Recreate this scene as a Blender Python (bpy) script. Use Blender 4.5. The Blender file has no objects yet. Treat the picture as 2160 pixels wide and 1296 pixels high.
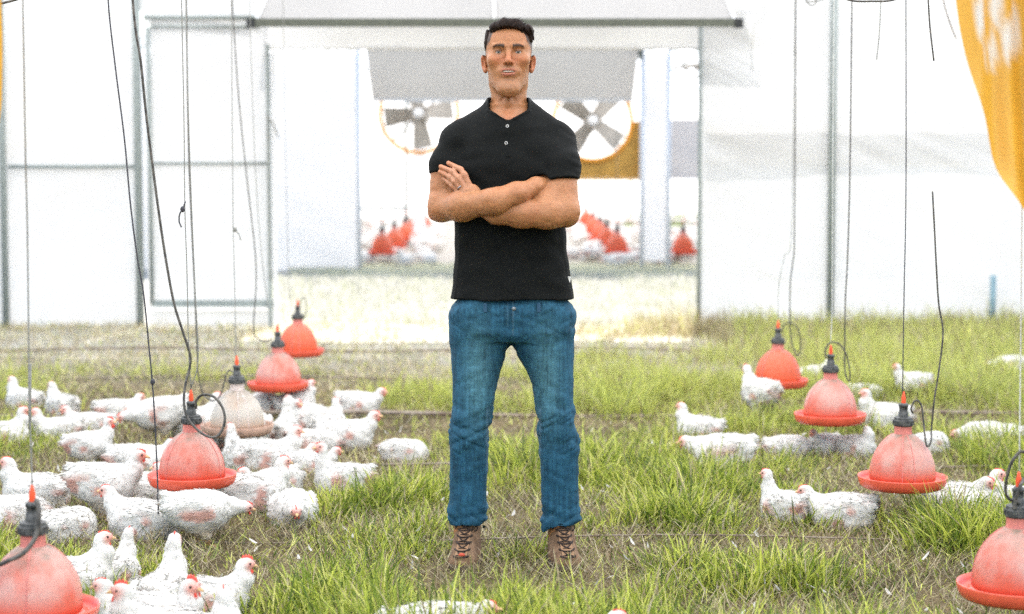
import bpy, math, random
import numpy as np
from mathutils import Vector

random.seed(7)
RNG = np.random.default_rng(11)
SC = bpy.context.scene
COL = SC.collection
R = math.radians

# ---------------------------------------------------------------- camera, sky, sun, exposure
CAM_H = 1.385
PITCH = R(4.515)
FPX = 3900.0
cam_data = bpy.data.cameras.new('camera')
cam = bpy.data.objects.new('camera', cam_data)
COL.objects.link(cam)
cam.location = (0, 0, CAM_H)
cam.rotation_euler = (R(90) - PITCH, 0, 0)
cam_data.sensor_width = 36
cam_data.lens = 36 * FPX / 2160
cam_data.clip_end = 1500
cam_data.dof.use_dof = True
cam_data.dof.focus_distance = 6.25
cam_data.dof.aperture_fstop = 2.3
SC.camera = cam

SUN_EL, SUN_AZ = 58.0, 8.0            # degrees; azimuth from straight ahead (+y) towards +x
world = bpy.data.worlds.new('World')
SC.world = world
world.use_nodes = True
wn = world.node_tree
bg = wn.nodes['Background']
sky = wn.nodes.new('ShaderNodeTexSky')
sky.sky_type = 'NISHITA'
sky.sun_disc = False
sky.sun_elevation = R(SUN_EL)
sky.sun_rotation = R(SUN_AZ)
sky.air_density = 1.0
sky.dust_density = 1.5
wn.links.new(sky.outputs[0], bg.inputs['Color'])
bg.inputs['Strength'].default_value = 0.13
sun_data = bpy.data.lights.new('sun', 'SUN')
sun_data.energy = 4.0
sun_data.angle = R(0.5)
sun_data.color = (1.0, 0.965, 0.91)
sun = bpy.data.objects.new('sun', sun_data)
COL.objects.link(sun)
sd = Vector((math.sin(R(SUN_AZ)) * math.cos(R(SUN_EL)), math.cos(R(SUN_AZ)) * math.cos(R(SUN_EL)), math.sin(R(SUN_EL))))
sun.rotation_euler = sd.to_track_quat('Z', 'Y').to_euler()
sun.location = (0, 30, 40)
SC.view_settings.view_transform = 'Standard'
SC.view_settings.look = 'None'
SC.view_settings.gamma = 1
SC.view_settings.exposure = 1.75
SC.view_settings.use_curve_mapping = False
SC.render.engine = 'CYCLES'
SC.cycles.max_bounces = 8
SC.cycles.diffuse_bounces = 4
SC.cycles.transmission_bounces = 5
SC.cycles.use_denoising = False

# ---------------------------------------------------------------- helpers: placing, tagging, meshes
CT, ST = math.cos(PITCH), math.sin(PITCH)
def ray(px, py):
    u = (px - 1080) / FPX; v = (648 - py) / FPX
    return np.array([u, CT + v * ST, -ST + v * CT])
def ground(px, py, z=0.0):
    d = ray(px, py); t = (z - CAM_H) / d[2]
    return np.array([0, 0, CAM_H]) + d * t
def wall(px, py, y):
    d = ray(px, py); t = y / d[1]
    return np.array([0, 0, CAM_H]) + d * t

def tag(o, label=None, cat=None, group=None, kind=None):
    if label: o['label'] = label
    if cat: o['category'] = cat
    if group: o['group'] = group
    if kind: o['kind'] = kind
    return o
def empty(name, loc=(0, 0, 0), rz=0, label=None, cat=None, group=None):
    o = bpy.data.objects.new(name, None); COL.objects.link(o)
    o.location = loc; o.rotation_euler = (0, 0, rz); o.empty_display_size = 0.1
    return tag(o, label, cat, group)
def link(name, me, mat=None, parent=None, loc=None):
    o = bpy.data.objects.new(name, me); COL.objects.link(o)
    if mat is not None and len(me.materials) == 0: me.materials.append(mat)
    if parent is not None: o.parent = parent
    if loc is not None: o.location = loc
    return o
def npmesh(name, V, F, smooth=True, cols=None):
    """V (n,3); F list of polygons or an (m,k) array"""
    me = bpy.data.meshes.new(name)
    V = np.ascontiguousarray(V, dtype=np.float32)
    if isinstance(F, np.ndarray):
        m, k = F.shape; flat = F.astype(np.int32).ravel(); tot = np.full(m, k, np.int32)
    else:
        tot = np.array([len(f) for f in F], np.int32); flat = np.array([i for f in F for i in f], np.int32); m = len(F)
    st = np.zeros(m, np.int32); st[1:] = np.cumsum(tot)[:-1]
    me.vertices.add(len(V)); me.vertices.foreach_set('co', V.ravel())
    me.loops.add(len(flat)); me.loops.foreach_set('vertex_index', flat)
    me.polygons.add(m); me.polygons.foreach_set('loop_start', st); me.polygons.foreach_set('loop_total', tot)
    me.polygons.foreach_set('use_smooth', np.full(m, smooth, dtype=bool))
    if cols is not None:
        a = me.color_attributes.new('Col', 'FLOAT_COLOR', 'POINT')
        c = np.ones((len(V), 4), np.float32); c[:, :3] = cols
        a.data.foreach_set('color', c.ravel())
    me.update(calc_edges=True)
    return me
class MB:
    """collects shapes of ONE object"""
    def __init__(s): s.v = []; s.f = []; s.n = 0
    def add(s, V, F):
        V = np.asarray(V, float); s.v.append(V); s.f += [tuple(int(i) + s.n for i in f) for f in F]; s.n += len(V); return s
    def box(s, c, size, rz=0.0, rx=0.0, ry=0.0):
        h = np.array(size) / 2.0
        P = np.array([[x, y, z] for x in (-1, 1) for y in (-1, 1) for z in (-1, 1)], float) * h
        P = P @ rot(rx, ry, rz).T + np.array(c)
        return s.add(P, [(0, 1, 3, 2), (4, 6, 7, 5), (0, 4, 5, 1), (2, 3, 7, 6), (0, 2, 6, 4), (1, 5, 7, 3)])
    def tube(s, pts, r, n=8, smooth=0, cap=True):
        P = np.asarray(pts, float)
        if smooth and len(P) > 2: P = catmull(P, smooth)
        rr = np.full(len(P), r, float) if np.isscalar(r) else np.interp(np.linspace(0, 1, len(P)), np.linspace(0, 1, len(r)), r)
        T = np.gradient(P, axis=0); T /= np.linalg.norm(T, axis=1)[:, None] + 1e-12
        ref = np.array([0, 0, 1.0]) if abs(T[0][2]) < 0.9 else np.array([1.0, 0, 0])
        nrm = np.cross(T[0], ref); nrm /= np.linalg.norm(nrm); V = []
        for i in range(len(P)):
            nrm = nrm - T[i] * np.dot(nrm, T[i]); nrm /= np.linalg.norm(nrm) + 1e-12
            b = np.cross(T[i], nrm)
            a = np.arange(n) * 2 * math.pi / n
            V.append(P[i] + rr[i] * (np.cos(a)[:, None] * nrm + np.sin(a)[:, None] * b))
        V = np.concatenate(V); F = []
        for i in range(len(P) - 1):
            for j in range(n):
                k = (j + 1) % n
                F.append((i * n + j, i * n + k, (i + 1) * n + k, (i + 1) * n + j))
        if cap: F += [tuple(range(n))[::-1], tuple((len(P) - 1) * n + j for j in range(n))]
        return s.add(V, F)
    def lathe(s, prof, n=40, c=(0, 0, 0)):
        V = []; F = []; m = len(prof)
        for (r, z) in prof:
            for j in range(n):
                a = j * 2 * math.pi / n
                V.append((c[0] + r * math.cos(a), c[1] + r * math.sin(a), c[2] + z))
        for i in range(m - 1):
            for j in range(n):
                k = (j + 1) % n
                F.append((i * n + j, i * n + k, (i + 1) * n + k, (i + 1) * n + j))
        return s.add(V, F)
    def ell(s, c, r, n=12, m=8, M=None):
        V = []; F = []
        for i in range(m + 1):
            t = math.pi * i / m
            for j in range(n):
                a = 2 * math.pi * j / n
                V.append((r[0] * math.sin(t) * math.cos(a), r[1] * math.sin(t) * math.sin(a), r[2] * math.cos(t)))
        V = np.array(V)
        if M is not None: V = V @ np.asarray(M).T
        V += np.array(c)
        for i in range(m):
            for j in range(n):
                k = (j + 1) % n
                F.append((i * n + j, (i + 1) * n + j, (i + 1) * n + k, i * n + k))
        return s.add(V, F)
    def mesh(s, name, smooth=False):
        return npmesh(name, np.concatenate(s.v), s.f, smooth)
    def build(s, name, mat, parent=None, smooth=False, loc=None):
        return link(name, s.mesh(name, smooth), mat, parent, loc)
def rot(rx=0, ry=0, rz=0):
    cx, sx, cy, sy, cz, sz = math.cos(rx), math.sin(rx), math.cos(ry), math.sin(ry), math.cos(rz), math.sin(rz)
    X = np.array([[1, 0, 0], [0, cx, -sx], [0, sx, cx]]); Y = np.array([[cy, 0, sy], [0, 1, 0], [-sy, 0, cy]]); Z = np.array([[cz, -sz, 0], [sz, cz, 0], [0, 0, 1]])
    return Z @ Y @ X
def catmull(P, k):
    Q = np.concatenate([[2 * P[0] - P[1]], P, [2 * P[-1] - P[-2]]]); out = []
    for i in range(1, len(Q) - 2):
        for t in np.linspace(0, 1, k, endpoint=False):
            a, b, c, d = Q[i - 1], Q[i], Q[i + 1], Q[i + 2]
            out.append(0.5 * ((2 * b) + (c - a) * t + (2 * a - 5 * b + 4 * c - d) * t * t + (3 * b - a - 3 * c + d) * t ** 3))
    out.append(P[-1]); return np.array(out)

# ---------------------------------------------------------------- noise
def _h(ix, iy, iz, seed):
    h = (ix.astype(np.uint32) * np.uint32(374761393) + iy.astype(np.uint32) * np.uint32(668265263) + iz.astype(np.uint32) * np.uint32(2246822519) + np.uint32(seed * 3266489917 & 0xffffffff))
    h = (h ^ (h >> np.uint32(13))) * np.uint32(1274126177)
    h = h ^ (h >> np.uint32(16))
    return (h & np.uint32(0xffff)).astype(np.float32) / 32767.5 - 1.0
def noise(P, seed=1):
    P = np.asarray(P, np.float32); I = np.floor(P); f = P - I; f = f * f * (3 - 2 * f)
    I = I.astype(np.int64); x, y, z = I[:, 0], I[:, 1], I[:, 2]
    out = 0
    for dx in (0, 1):
        wx = f[:, 0] if dx else 1 - f[:, 0]
        for dy in (0, 1):
            wy = f[:, 1] if dy else 1 - f[:, 1]
            for dz in (0, 1):
                wz = f[:, 2] if dz else 1 - f[:, 2]
                out = out + wx * wy * wz * _h(x + dx, y + dy, z + dz, seed)
    return out
def fbm(P, seed=1, o=3):
    s = 0; a = 1.0; P = np.asarray(P, np.float32)
    for i in range(o):
        s = s + a * noise(P * (2 ** i), seed + i); a *= 0.5
    return s

# ---------------------------------------------------------------- implicit surfaces -> one continuous mesh
def sub(*a): return a
def s_ell(c, r, M=None):
    c = np.array(c, np.float32); r = np.array(r, np.float32)
    Mi = None if M is None else np.asarray(M, np.float32)
    def f(P):
        p = P - c
        if Mi is not None: p = p @ Mi
        k0 = np.sqrt(np.sum((p / r) ** 2, 1)); k1 = np.sqrt(np.sum((p / (r * r)) ** 2, 1)) + 1e-9
        return k0 * (k0 - 1) / k1
    return f
def s_rc(a, b, ra, rb=None):
    a = np.array(a, np.float32); b = np.array(b, np.float32); rb = ra if rb is None else rb
    ba = b - a; L = float(np.dot(ba, ba)) + 1e-9
    def f(P):
        p = P - a; h = np.clip(p @ ba / L, 0, 1)
        return np.sqrt(np.sum((p - h[:, None] * ba) ** 2, 1)) - (ra + (rb - ra) * h)
    return f
def s_chain(pts, rs, k=0.012):
    fs = [s_rc(pts[i], pts[i + 1], rs[i], rs[i + 1]) for i in range(len(pts) - 1)]
    def f(P):
        d = fs[0](P)
        for g in fs[1:]: d = smin(d, g(P), k)
        return d
    return f
def s_loft(rows, n=2.0, k=0.9):
    """rows of (z, cx, cy, rx, ry), z rising"""
    A = np.array(rows, float); z = A[:, 0]
    zz = np.linspace(z[0], z[-1], 160)
    B = np.stack([_pch(z, A[:, i], zz) for i in range(1, 5)], 1)
    def f(P):
        pz = P[:, 2].astype(float)
        cx, cy, rx, ry = [np.interp(pz, zz, B[:, i]) for i in range(4)]
        q = (np.abs((P[:, 0] - cx) / rx) ** n + np.abs((P[:, 1] - cy) / ry) ** n) ** (1.0 / n)
        d = (q - 1) * np.minimum(rx, ry) * k
        e = np.maximum(z[0] - pz, pz - z[-1])
        return np.maximum(d, e).astype(np.float32)
    return f
def _pch(x, y, xx):
    m = np.gradient(y, x); i = np.clip(np.searchsorted(x, xx) - 1, 0, len(x) - 2)
    h = x[i + 1] - x[i]; t = (xx - x[i]) / h
    return (2*t**3-3*t**2+1)*y[i] + (t**3-2*t**2+t)*h*m[i] + (-2*t**3+3*t**2)*y[i+1] + (t**3-t**2)*h*m[i+1]
def smin(a, b, k):
    if k <= 1e-6: return np.minimum(a, b)
    h = np.maximum(k - np.abs(a - b), 0) / k
    return np.minimum(a, b) - h * h * k * 0.25
def smax(a, b, k): return -smin(-a, -b, k)
class Shape:
    def __init__(s): s.ops = []
    def u(s, f, k=0.0): s.ops.append(('u', f, k)); return s
    def c(s, f, k=0.0): s.ops.append(('c', f, k)); return s
    def i(s, f, k=0.0): s.ops.append(('i', f, k)); return s
    def disp(s, f): s.ops.append(('d', f, 0)); return s
    def __call__(s, P):
        d = None
        for m, f, k in s.ops:
            if m == 'd': d = d + f(P); continue
            e = f(P)
            if d is None: d = e
            elif m == 'u': d = smin(d, e, k)
            elif m == 'c': d = smax(d, -e, k)
            else: d = smax(d, e, k)
        return d
def region(f, lo, hi):
    lo = np.array(lo, np.float32); hi = np.array(hi, np.float32)
    def g(P):
        q = np.maximum(np.maximum(lo - P, P - hi), 0); d = np.sqrt((q * q).sum(1)) + 0.012
        m = d < 0.0121
        if m.any(): d[m] = f(P[m])
        return d
    return g
def surface(f, lo, hi, h, margin=0.02, bs=8):
    """surface nets on the blocks near the surface; returns V, quads"""
    lo = np.array(lo, float); hi = np.array(hi, float)
    nb = np.ceil((hi - lo) / (h * bs)).astype(int); n = nb * bs + 1
    B = np.stack(np.meshgrid(*[np.arange(k) for k in nb], indexing='ij'), -1).reshape(-1, 3)
    ctr = lo + (B + 0.5) * bs * h
    dc = np.concatenate([f(q.astype(np.float32)) for q in np.array_split(ctr, max(1, len(ctr) // 200000 + 1))])
    half = bs * h * 0.866
    act = np.abs(dc) < half * 1.25 + margin
    G = np.empty(tuple(n), np.float32)
    sg = np.where(dc.reshape(nb) < 0, -1.0, 1.0).astype(np.float32)
    full = np.repeat(np.repeat(np.repeat(sg, bs, 0), bs, 1), bs, 2)
    G[:-1, :-1, :-1] = full; G[-1] = 1; G[:, -1] = 1; G[:, :, -1] = 1
    off = np.stack(np.meshgrid(*[np.arange(bs + 1)] * 3, indexing='ij'), -1).reshape(-1, 3)
    AB = B[act] * bs
    for ch in np.array_split(AB, max(1, len(AB) * len(off) // 700000 + 1)):
        I = (ch[:, None, :] + off[None]).reshape(-1, 3)
        G[I[:, 0], I[:, 1], I[:, 2]] = f((lo + I * h).astype(np.float32))
    S = G < 0
    c = S[:-1, :-1, :-1].astype(np.int8)
    tot = np.zeros_like(c)
    for dx in (0, 1):
        for dy in (0, 1):
            for dz in (0, 1):
                tot += S[dx:n[0] - 1 + dx, dy:n[1] - 1 + dy, dz:n[2] - 1 + dz]
    mix = (tot > 0) & (tot < 8)
    C = np.argwhere(mix)
    vid = np.full(mix.shape, -1, np.int32); vid[C[:, 0], C[:, 1], C[:, 2]] = np.arange(len(C))
    acc = np.zeros((len(C), 3)); cnt = np.zeros(len(C))
    cor = [(a, b, d) for a in (0, 1) for b in (0, 1) for d in (0, 1)]
    for p in cor:
        for ax in range(3):
            if p[ax] == 1: continue
            q = list(p); q[ax] = 1
            a = G[C[:, 0] + p[0], C[:, 1] + p[1], C[:, 2] + p[2]]; b = G[C[:, 0] + q[0], C[:, 1] + q[1], C[:, 2] + q[2]]
            m = (a < 0) != (b < 0); t = np.where(m, a / np.where(m, a - b, 1), 0)
            pos = np.tile(np.array(p, float), (len(C), 1)); pos[:, ax] += t
            acc[m] += pos[m]; cnt[m] += 1
    V = lo + (C + acc / cnt[:, None]) * h
    Q = []
    for ax in range(3):
        o1, o2 = (ax + 1) % 3, (ax + 2) % 3
        sl0 = [slice(None)] * 3; sl1 = [slice(None)] * 3; sl0[ax] = slice(0, -1); sl1[ax] = slice(1, None)
        E = S[tuple(sl0)] != S[tuple(sl1)]
        I = np.argwhere(E)
        ok = (I[:, o1] > 0) & (I[:, o2] > 0) & (I[:, o1] < n[o1] - 1) & (I[:, o2] < n[o2] - 1); I = I[ok]
        ins = S[I[:, 0], I[:, 1], I[:, 2]]
        def cell(d1, d2):
            J = I.copy(); J[:, o1] += d1; J[:, o2] += d2
            return vid[J[:, 0], J[:, 1], J[:, 2]]
        q = np.stack([cell(-1, -1), cell(0, -1), cell(0, 0), cell(-1, 0)], 1)
        q[~ins] = q[~ins][:, ::-1]
        Q.append(q)
    Q = np.concatenate(Q); Q = Q[(Q >= 0).all(1)]
    return V, Q
def blur_mesh(V, Q, it=1, w=0.5):
    for _ in range(it):
        S = np.zeros_like(V); n = np.zeros(len(V))
        for a, b in ((0, 1), (1, 2), (2, 3), (3, 0)):
            for i, j in ((a, b), (b, a)):
                np.add.at(S, Q[:, i], V[Q[:, j]]); np.add.at(n, Q[:, i], 1)
        V = V * (1 - w) + w * S / np.maximum(n, 1)[:, None]
    return V
def normals(V, Q):
    fn = np.cross(V[Q[:, 2]] - V[Q[:, 0]], V[Q[:, 3]] - V[Q[:, 1]]); N = np.zeros_like(V)
    for i in range(4): np.add.at(N, Q[:, i], fn)
    return N / (np.linalg.norm(N, axis=1)[:, None] + 1e-12)

# ---------------------------------------------------------------- materials
def mat(name, col=(0.5, 0.5, 0.5), rough=0.6, spec=0.3, attr=False, metal=0.0, var=0.0, vscale=20.0, bump=0.0, bscale=60.0, col2=None, stretch=(1, 1, 1), sheen=0.0):
    m = bpy.data.materials.new(name); m.use_nodes = True; nt = m.node_tree; p = nt.nodes['Principled BSDF']
    p.inputs['Roughness'].default_value = rough; p.inputs['Specular IOR Level'].default_value = spec; p.inputs['Metallic'].default_value = metal
    p.inputs['Base Color'].default_value = (*col, 1)
    if sheen: p.inputs['Sheen Weight'].default_value = sheen
    tc = nt.nodes.new('ShaderNodeTexCoord'); mp = nt.nodes.new('ShaderNodeMapping'); nt.links.new(tc.outputs['Object'], mp.inputs[0]); mp.inputs['Scale'].default_value = stretch
    src = None
    if attr:
        a = nt.nodes.new('ShaderNodeVertexColor'); a.layer_name = 'Col'; src = a.outputs[0]
        nt.links.new(src, p.inputs['Base Color'])
    if var or col2:
        nz = nt.nodes.new('ShaderNodeTexNoise'); nz.inputs['Scale'].default_value = vscale; nz.inputs['Detail'].default_value = 5
        nt.links.new(mp.outputs[0], nz.inputs['Vector'])
        if col2:
            rp = nt.nodes.new('ShaderNodeValToRGB'); rp.color_ramp.elements[0].position = 0.38; rp.color_ramp.elements[1].position = 0.66
            rp.color_ramp.elements[0].color = (*col, 1); rp.color_ramp.elements[1].color = (*col2, 1)
            nt.links.new(nz.outputs['Fac'], rp.inputs[0]); nt.links.new(rp.outputs[0], p.inputs['Base Color'])
        else:
            mr = nt.nodes.new('ShaderNodeMapRange'); mr.inputs['From Min'].default_value = 0.3; mr.inputs['From Max'].default_value = 0.7
            mr.inputs['To Min'].default_value = 1 - var; mr.inputs['To Max'].default_value = 1 + var
            nt.links.new(nz.outputs['Fac'], mr.inputs[0])
            mx = nt.nodes.new('ShaderNodeMix'); mx.data_type = 'RGBA'; mx.blend_type = 'MULTIPLY'; mx.inputs[0].default_value = 1
            cmb = nt.nodes.new('ShaderNodeCombineColor')
            for i in range(3): nt.links.new(mr.outputs[0], cmb.inputs[i])
            if src is not None: nt.links.new(src, mx.inputs[6])
            else: mx.inputs[6].default_value = (*col, 1)
            nt.links.new(cmb.outputs[0], mx.inputs[7]); nt.links.new(mx.outputs[2], p.inputs['Base Color'])
    if bump:
        nb = nt.nodes.new('ShaderNodeTexNoise'); nb.inputs['Scale'].default_value = bscale; nb.inputs['Detail'].default_value = 4
        nt.links.new(mp.outputs[0], nb.inputs['Vector'])
        bp = nt.nodes.new('ShaderNodeBump'); bp.inputs['Strength'].default_value = bump; bp.inputs['Distance'].default_value = 0.01
        nt.links.new(nb.outputs['Fac'], bp.inputs['Height']); nt.links.new(bp.outputs[0], p.inputs['Normal'])
    return m
def film_mat(name, col, trans, see=0.0, rough_noise=0.06):
    """thin cloth or plastic sheet: reflects, lets light glow through, and is a little see-through"""
    m = bpy.data.materials.new(name); m.use_nodes = True; nt = m.node_tree; nt.nodes.clear()
    out = nt.nodes.new('ShaderNodeOutputMaterial'); d = nt.nodes.new('ShaderNodeBsdfDiffuse'); t = nt.nodes.new('ShaderNodeBsdfTranslucent'); mx = nt.nodes.new('ShaderNodeMixShader')
    tc = nt.nodes.new('ShaderNodeTexCoord'); nz = nt.nodes.new('ShaderNodeTexNoise'); nz.inputs['Scale'].default_value = 1.3; nz.inputs['Detail'].default_value = 6
    nt.links.new(tc.outputs['Object'], nz.inputs['Vector'])
    rp = nt.nodes.new('ShaderNodeValToRGB'); rp.color_ramp.elements[0].position = 0.3; rp.color_ramp.elements[1].position = 0.7
    rp.color_ramp.elements[0].color = tuple(c * (1 - rough_noise) for c in col) + (1,); rp.color_ramp.elements[1].color = tuple(min(1, c * (1 + rough_noise)) for c in col) + (1,)
    nt.links.new(nz.outputs['Fac'], rp.inputs[0])
    for s in (d, t): nt.links.new(rp.outputs[0], s.inputs['Color'])
    mx.inputs[0].default_value = trans; nt.links.new(d.outputs[0], mx.inputs[1]); nt.links.new(t.outputs[0], mx.inputs[2])
    last = mx
    if see:
        tr = nt.nodes.new('ShaderNodeBsdfTransparent'); m2 = nt.nodes.new('ShaderNodeMixShader'); m2.inputs[0].default_value = see
        nt.links.new(mx.outputs[0], m2.inputs[1]); nt.links.new(tr.outputs[0], m2.inputs[2]); last = m2
    nt.links.new(last.outputs[0], out.inputs[0])
    return m
def blade_mat(name, tr=0.35):
    m = bpy.data.materials.new(name); m.use_nodes = True; nt = m.node_tree; nt.nodes.clear()
    out = nt.nodes.new('ShaderNodeOutputMaterial'); a = nt.nodes.new('ShaderNodeVertexColor'); a.layer_name = 'Col'
    d = nt.nodes.new('ShaderNodeBsdfPrincipled'); d.inputs['Roughness'].default_value = 0.5; d.inputs['Specular IOR Level'].default_value = 0.35
    t = nt.nodes.new('ShaderNodeBsdfTranslucent'); mx = nt.nodes.new('ShaderNodeMixShader'); mx.inputs[0].default_value = tr
    nt.links.new(a.outputs[0], d.inputs['Base Color']); nt.links.new(a.outputs[0], t.inputs['Color'])
    nt.links.new(d.outputs[0], mx.inputs[1]); nt.links.new(t.outputs[0], mx.inputs[2]); nt.links.new(mx.outputs[0], out.inputs[0])
    return m
M = {}
M['film'] = film_mat('white_film', (0.545, 0.547, 0.542), 0.16, see=0.04)
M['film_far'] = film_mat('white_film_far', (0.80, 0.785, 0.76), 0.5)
M['roof'] = film_mat('roof_film', (0.92, 0.92, 0.91), 0.8)
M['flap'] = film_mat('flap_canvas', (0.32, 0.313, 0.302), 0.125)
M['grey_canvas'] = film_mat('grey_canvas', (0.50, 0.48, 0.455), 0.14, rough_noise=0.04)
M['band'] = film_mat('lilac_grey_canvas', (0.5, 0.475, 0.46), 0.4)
M['steel'] = mat('galvanised_steel', (0.24, 0.27, 0.26), 0.55, 0.3, metal=0.0, var=0.15, vscale=30)
M['olive'] = mat('olive_tube', (0.085, 0.092, 0.07), 0.5, var=0.15)
M['black'] = mat('black_plastic', (0.02, 0.022, 0.022), 0.45, var=0.25, vscale=60)
M['hose'] = mat('black_hose', (0.035, 0.033, 0.03), 0.5, col2=(0.12, 0.11, 0.095), vscale=40)
M['cord'] = mat('grey_cord', (0.22, 0.22, 0.2), 0.8, var=0.3, vscale=80)
M['dark_cord'] = mat('dark_cord', (0.05, 0.05, 0.06), 0.7, var=0.3, vscale=80)
M['white_cord'] = mat('white_cord', (0.6, 0.6, 0.57), 0.8, var=0.2, vscale=80)
M['strap'] = mat('weathered_strap', (0.14, 0.1, 0.075), 0.8, col2=(0.3, 0.25, 0.2), vscale=12)
M['orange'] = mat('orange_paint', (0.72, 0.3, 0.03), 0.5, var=0.2)
M['fan_metal'] = mat('fan_metal', (0.30, 0.275, 0.24), 0.5, metal=0.3, var=0.2)
M['mustard'] = mat('mustard_panel', (0.42, 0.24, 0.05), 0.6, var=0.25, vscale=4)
M['white_metal'] = mat('white_metal', (0.7, 0.7, 0.7), 0.4)
# ---------------------------------------------------------------- ground
def ground_mat():
    m = bpy.data.materials.new('soil_and_thatch'); m.use_nodes = True; nt = m.node_tree; p = nt.nodes['Principled BSDF']; p.inputs['Roughness'].default_value = 0.95; p.inputs['Specular IOR Level'].default_value = 0.1
    g = nt.nodes.new('ShaderNodeNewGeometry')
    n1 = nt.nodes.new('ShaderNodeTexNoise'); n1.inputs['Scale'].default_value = 2.2; n1.inputs['Detail'].default_value = 8
    n2 = nt.nodes.new('ShaderNodeTexNoise'); n2.inputs['Scale'].default_value = 38; n2.inputs['Detail'].default_value = 6
    for n in (n1, n2): nt.links.new(g.outputs['Position'], n.inputs['Vector'])
    r1 = nt.nodes.new('ShaderNodeValToRGB'); e = r1.color_ramp.elements; e[0].position = 0.35; e[0].color = (0.06, 0.05, 0.028, 1); e[1].position = 0.68; e[1].color = (0.2, 0.155, 0.095, 1)
    r2 = nt.nodes.new('ShaderNodeValToRGB'); e = r2.color_ramp.elements; e[0].position = 0.3; e[0].color = (0.45, 0.45, 0.42, 1); e[1].position = 0.7; e[1].color = (1.25, 1.2, 1.1, 1)
    nt.links.new(n1.outputs['Fac'], r1.inputs[0]); nt.links.new(n2.outputs['Fac'], r2.inputs[0])
    mx = nt.nodes.new('ShaderNodeMix'); mx.data_type = 'RGBA'; mx.blend_type = 'MULTIPLY'; mx.inputs[0].default_value = 1
    nt.links.new(r1.outputs[0], mx.inputs[6]); nt.links.new(r2.outputs[0], mx.inputs[7])
    # the open yard is dry and pale
    sx = nt.nodes.new('ShaderNodeSeparateXYZ'); nt.links.new(g.outputs['Position'], sx.inputs[0])
    mr = nt.nodes.new('ShaderNodeMapRange'); mr.inputs['From Min'].default_value = 11.0; mr.inputs['From Max'].default_value = 14.2; nt.links.new(sx.outputs['Y'], mr.inputs[0])
    m2 = nt.nodes.new('ShaderNodeMix'); m2.data_type = 'RGBA'; nt.links.new(mr.outputs[0], m2.inputs[0]); nt.links.new(mx.outputs[2], m2.inputs[6])
    r3 = nt.nodes.new('ShaderNodeValToRGB'); e = r3.color_ramp.elements; e[0].position = 0.35; e[0].color = (0.36, 0.345, 0.295, 1); e[1].position = 0.65; e[1].color = (0.47, 0.45, 0.40, 1)
    nt.links.new(n1.outputs['Fac'], r3.inputs[0]); nt.links.new(r3.outputs[0], m2.inputs[7])
    # dry litter on the floor of the second house
    mr2 = nt.nodes.new('ShaderNodeMapRange'); mr2.inputs['From Min'].default_value = 24.4; mr2.inputs['From Max'].default_value = 25.6; nt.links.new(sx.outputs['Y'], mr2.inputs[0])
    m3 = nt.nodes.new('ShaderNodeMix'); m3.data_type = 'RGBA'; nt.links.new(mr2.outputs[0], m3.inputs[0]); nt.links.new(m2.outputs[2], m3.inputs[6]); m3.inputs[7].default_value = (0.36, 0.33, 0.29, 1); nt.links.new(m3.outputs[2], p.inputs['Base Color'])
    bp = nt.nodes.new('ShaderNodeBump'); bp.inputs['Strength'].default_value = 0.7; bp.inputs['Distance'].default_value = 0.03
    nt.links.new(n2.outputs['Fac'], bp.inputs['Height']); nt.links.new(bp.outputs[0], p.inputs['Normal'])
    return m
def grid_lines(a, b, c, d, step): return np.unique(np.concatenate([np.linspace(a, b, 8), np.arange(b, c, step), np.linspace(c, d, 8)]))
gx = grid_lines(-500, -7, 7, 500, 0.2); gy = grid_lines(-500, -1, 26, 700, 0.2)
GX, GY = np.meshgrid(gx, gy, indexing='ij')
GP = np.stack([GX.ravel(), GY.ravel(), np.zeros(GX.size)], 1)
def ground_z(x, y):
    P = np.stack([np.asarray(x) * 0.9, np.asarray(y) * 0.9, np.zeros(len(x))], 1)
    w = ((np.abs(x) < 7) & (y > 0) & (y < 25)).astype(float)
    return w * 0.016 * fbm(P, 5, 2)
GP[:, 2] = ground_z(GP[:, 0], GP[:, 1])
nx_, ny_ = len(gx), len(gy)
ii, jj = np.meshgrid(np.arange(nx_ - 1), np.arange(ny_ - 1), indexing='ij'); ii = ii.ravel(); jj = jj.ravel()
GF = np.stack([ii * ny_ + jj, (ii + 1) * ny_ + jj, (ii + 1) * ny_ + jj + 1, ii * ny_ + jj + 1], 1)
gr = link('ground', npmesh('ground', GP, GF), ground_mat()); tag(gr, kind='structure')

# ---------------------------------------------------------------- sheets, hoops and the two poultry houses
def sheet(name, x0, x1, z0, z1, y, material, parent, amp=0.02, seed=1, nx=60, nz=40, dirn=1.0, thick=0.004, skew=0.0, fold=None):
    """a hanging sheet with real wrinkles, built in the xz plane, two-sided thickness"""
    X, Z = np.meshgrid(np.linspace(x0, x1, nx), np.linspace(z0, z1, nz), indexing='ij')
    P = np.stack([X.ravel(), np.full(X.size, 0.0), Z.ravel()], 1)
    d = P[:, 0] * 0.8 + dirn * P[:, 2] * 1.6
    w = fbm(np.stack([d * 3.2, (P[:, 2] - dirn * P[:, 0] * 0.5) * 0.7, np.zeros(len(P))], 1), seed, 3) * amp
    P[:, 1] = y + w
    if fold is not None: P = fold(P)
    i, j = np.meshgrid(np.arange(nx - 1), np.arange(nz - 1), indexing='ij'); i = i.ravel(); j = j.ravel()
    F = np.stack([i * nz + j, (i + 1) * nz + j, (i + 1) * nz + j + 1, i * nz + j + 1], 1)
    return link(name, npmesh(name, P, F), material, parent)
HW, EAVE, RIDGE = 5.2, 2.1, 4.1
def roof_z(x): return EAVE + (RIDGE - EAVE) * math.sqrt(max(0.0, 1 - (x / HW) ** 2)) if abs(x) <= HW else EAVE
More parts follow.
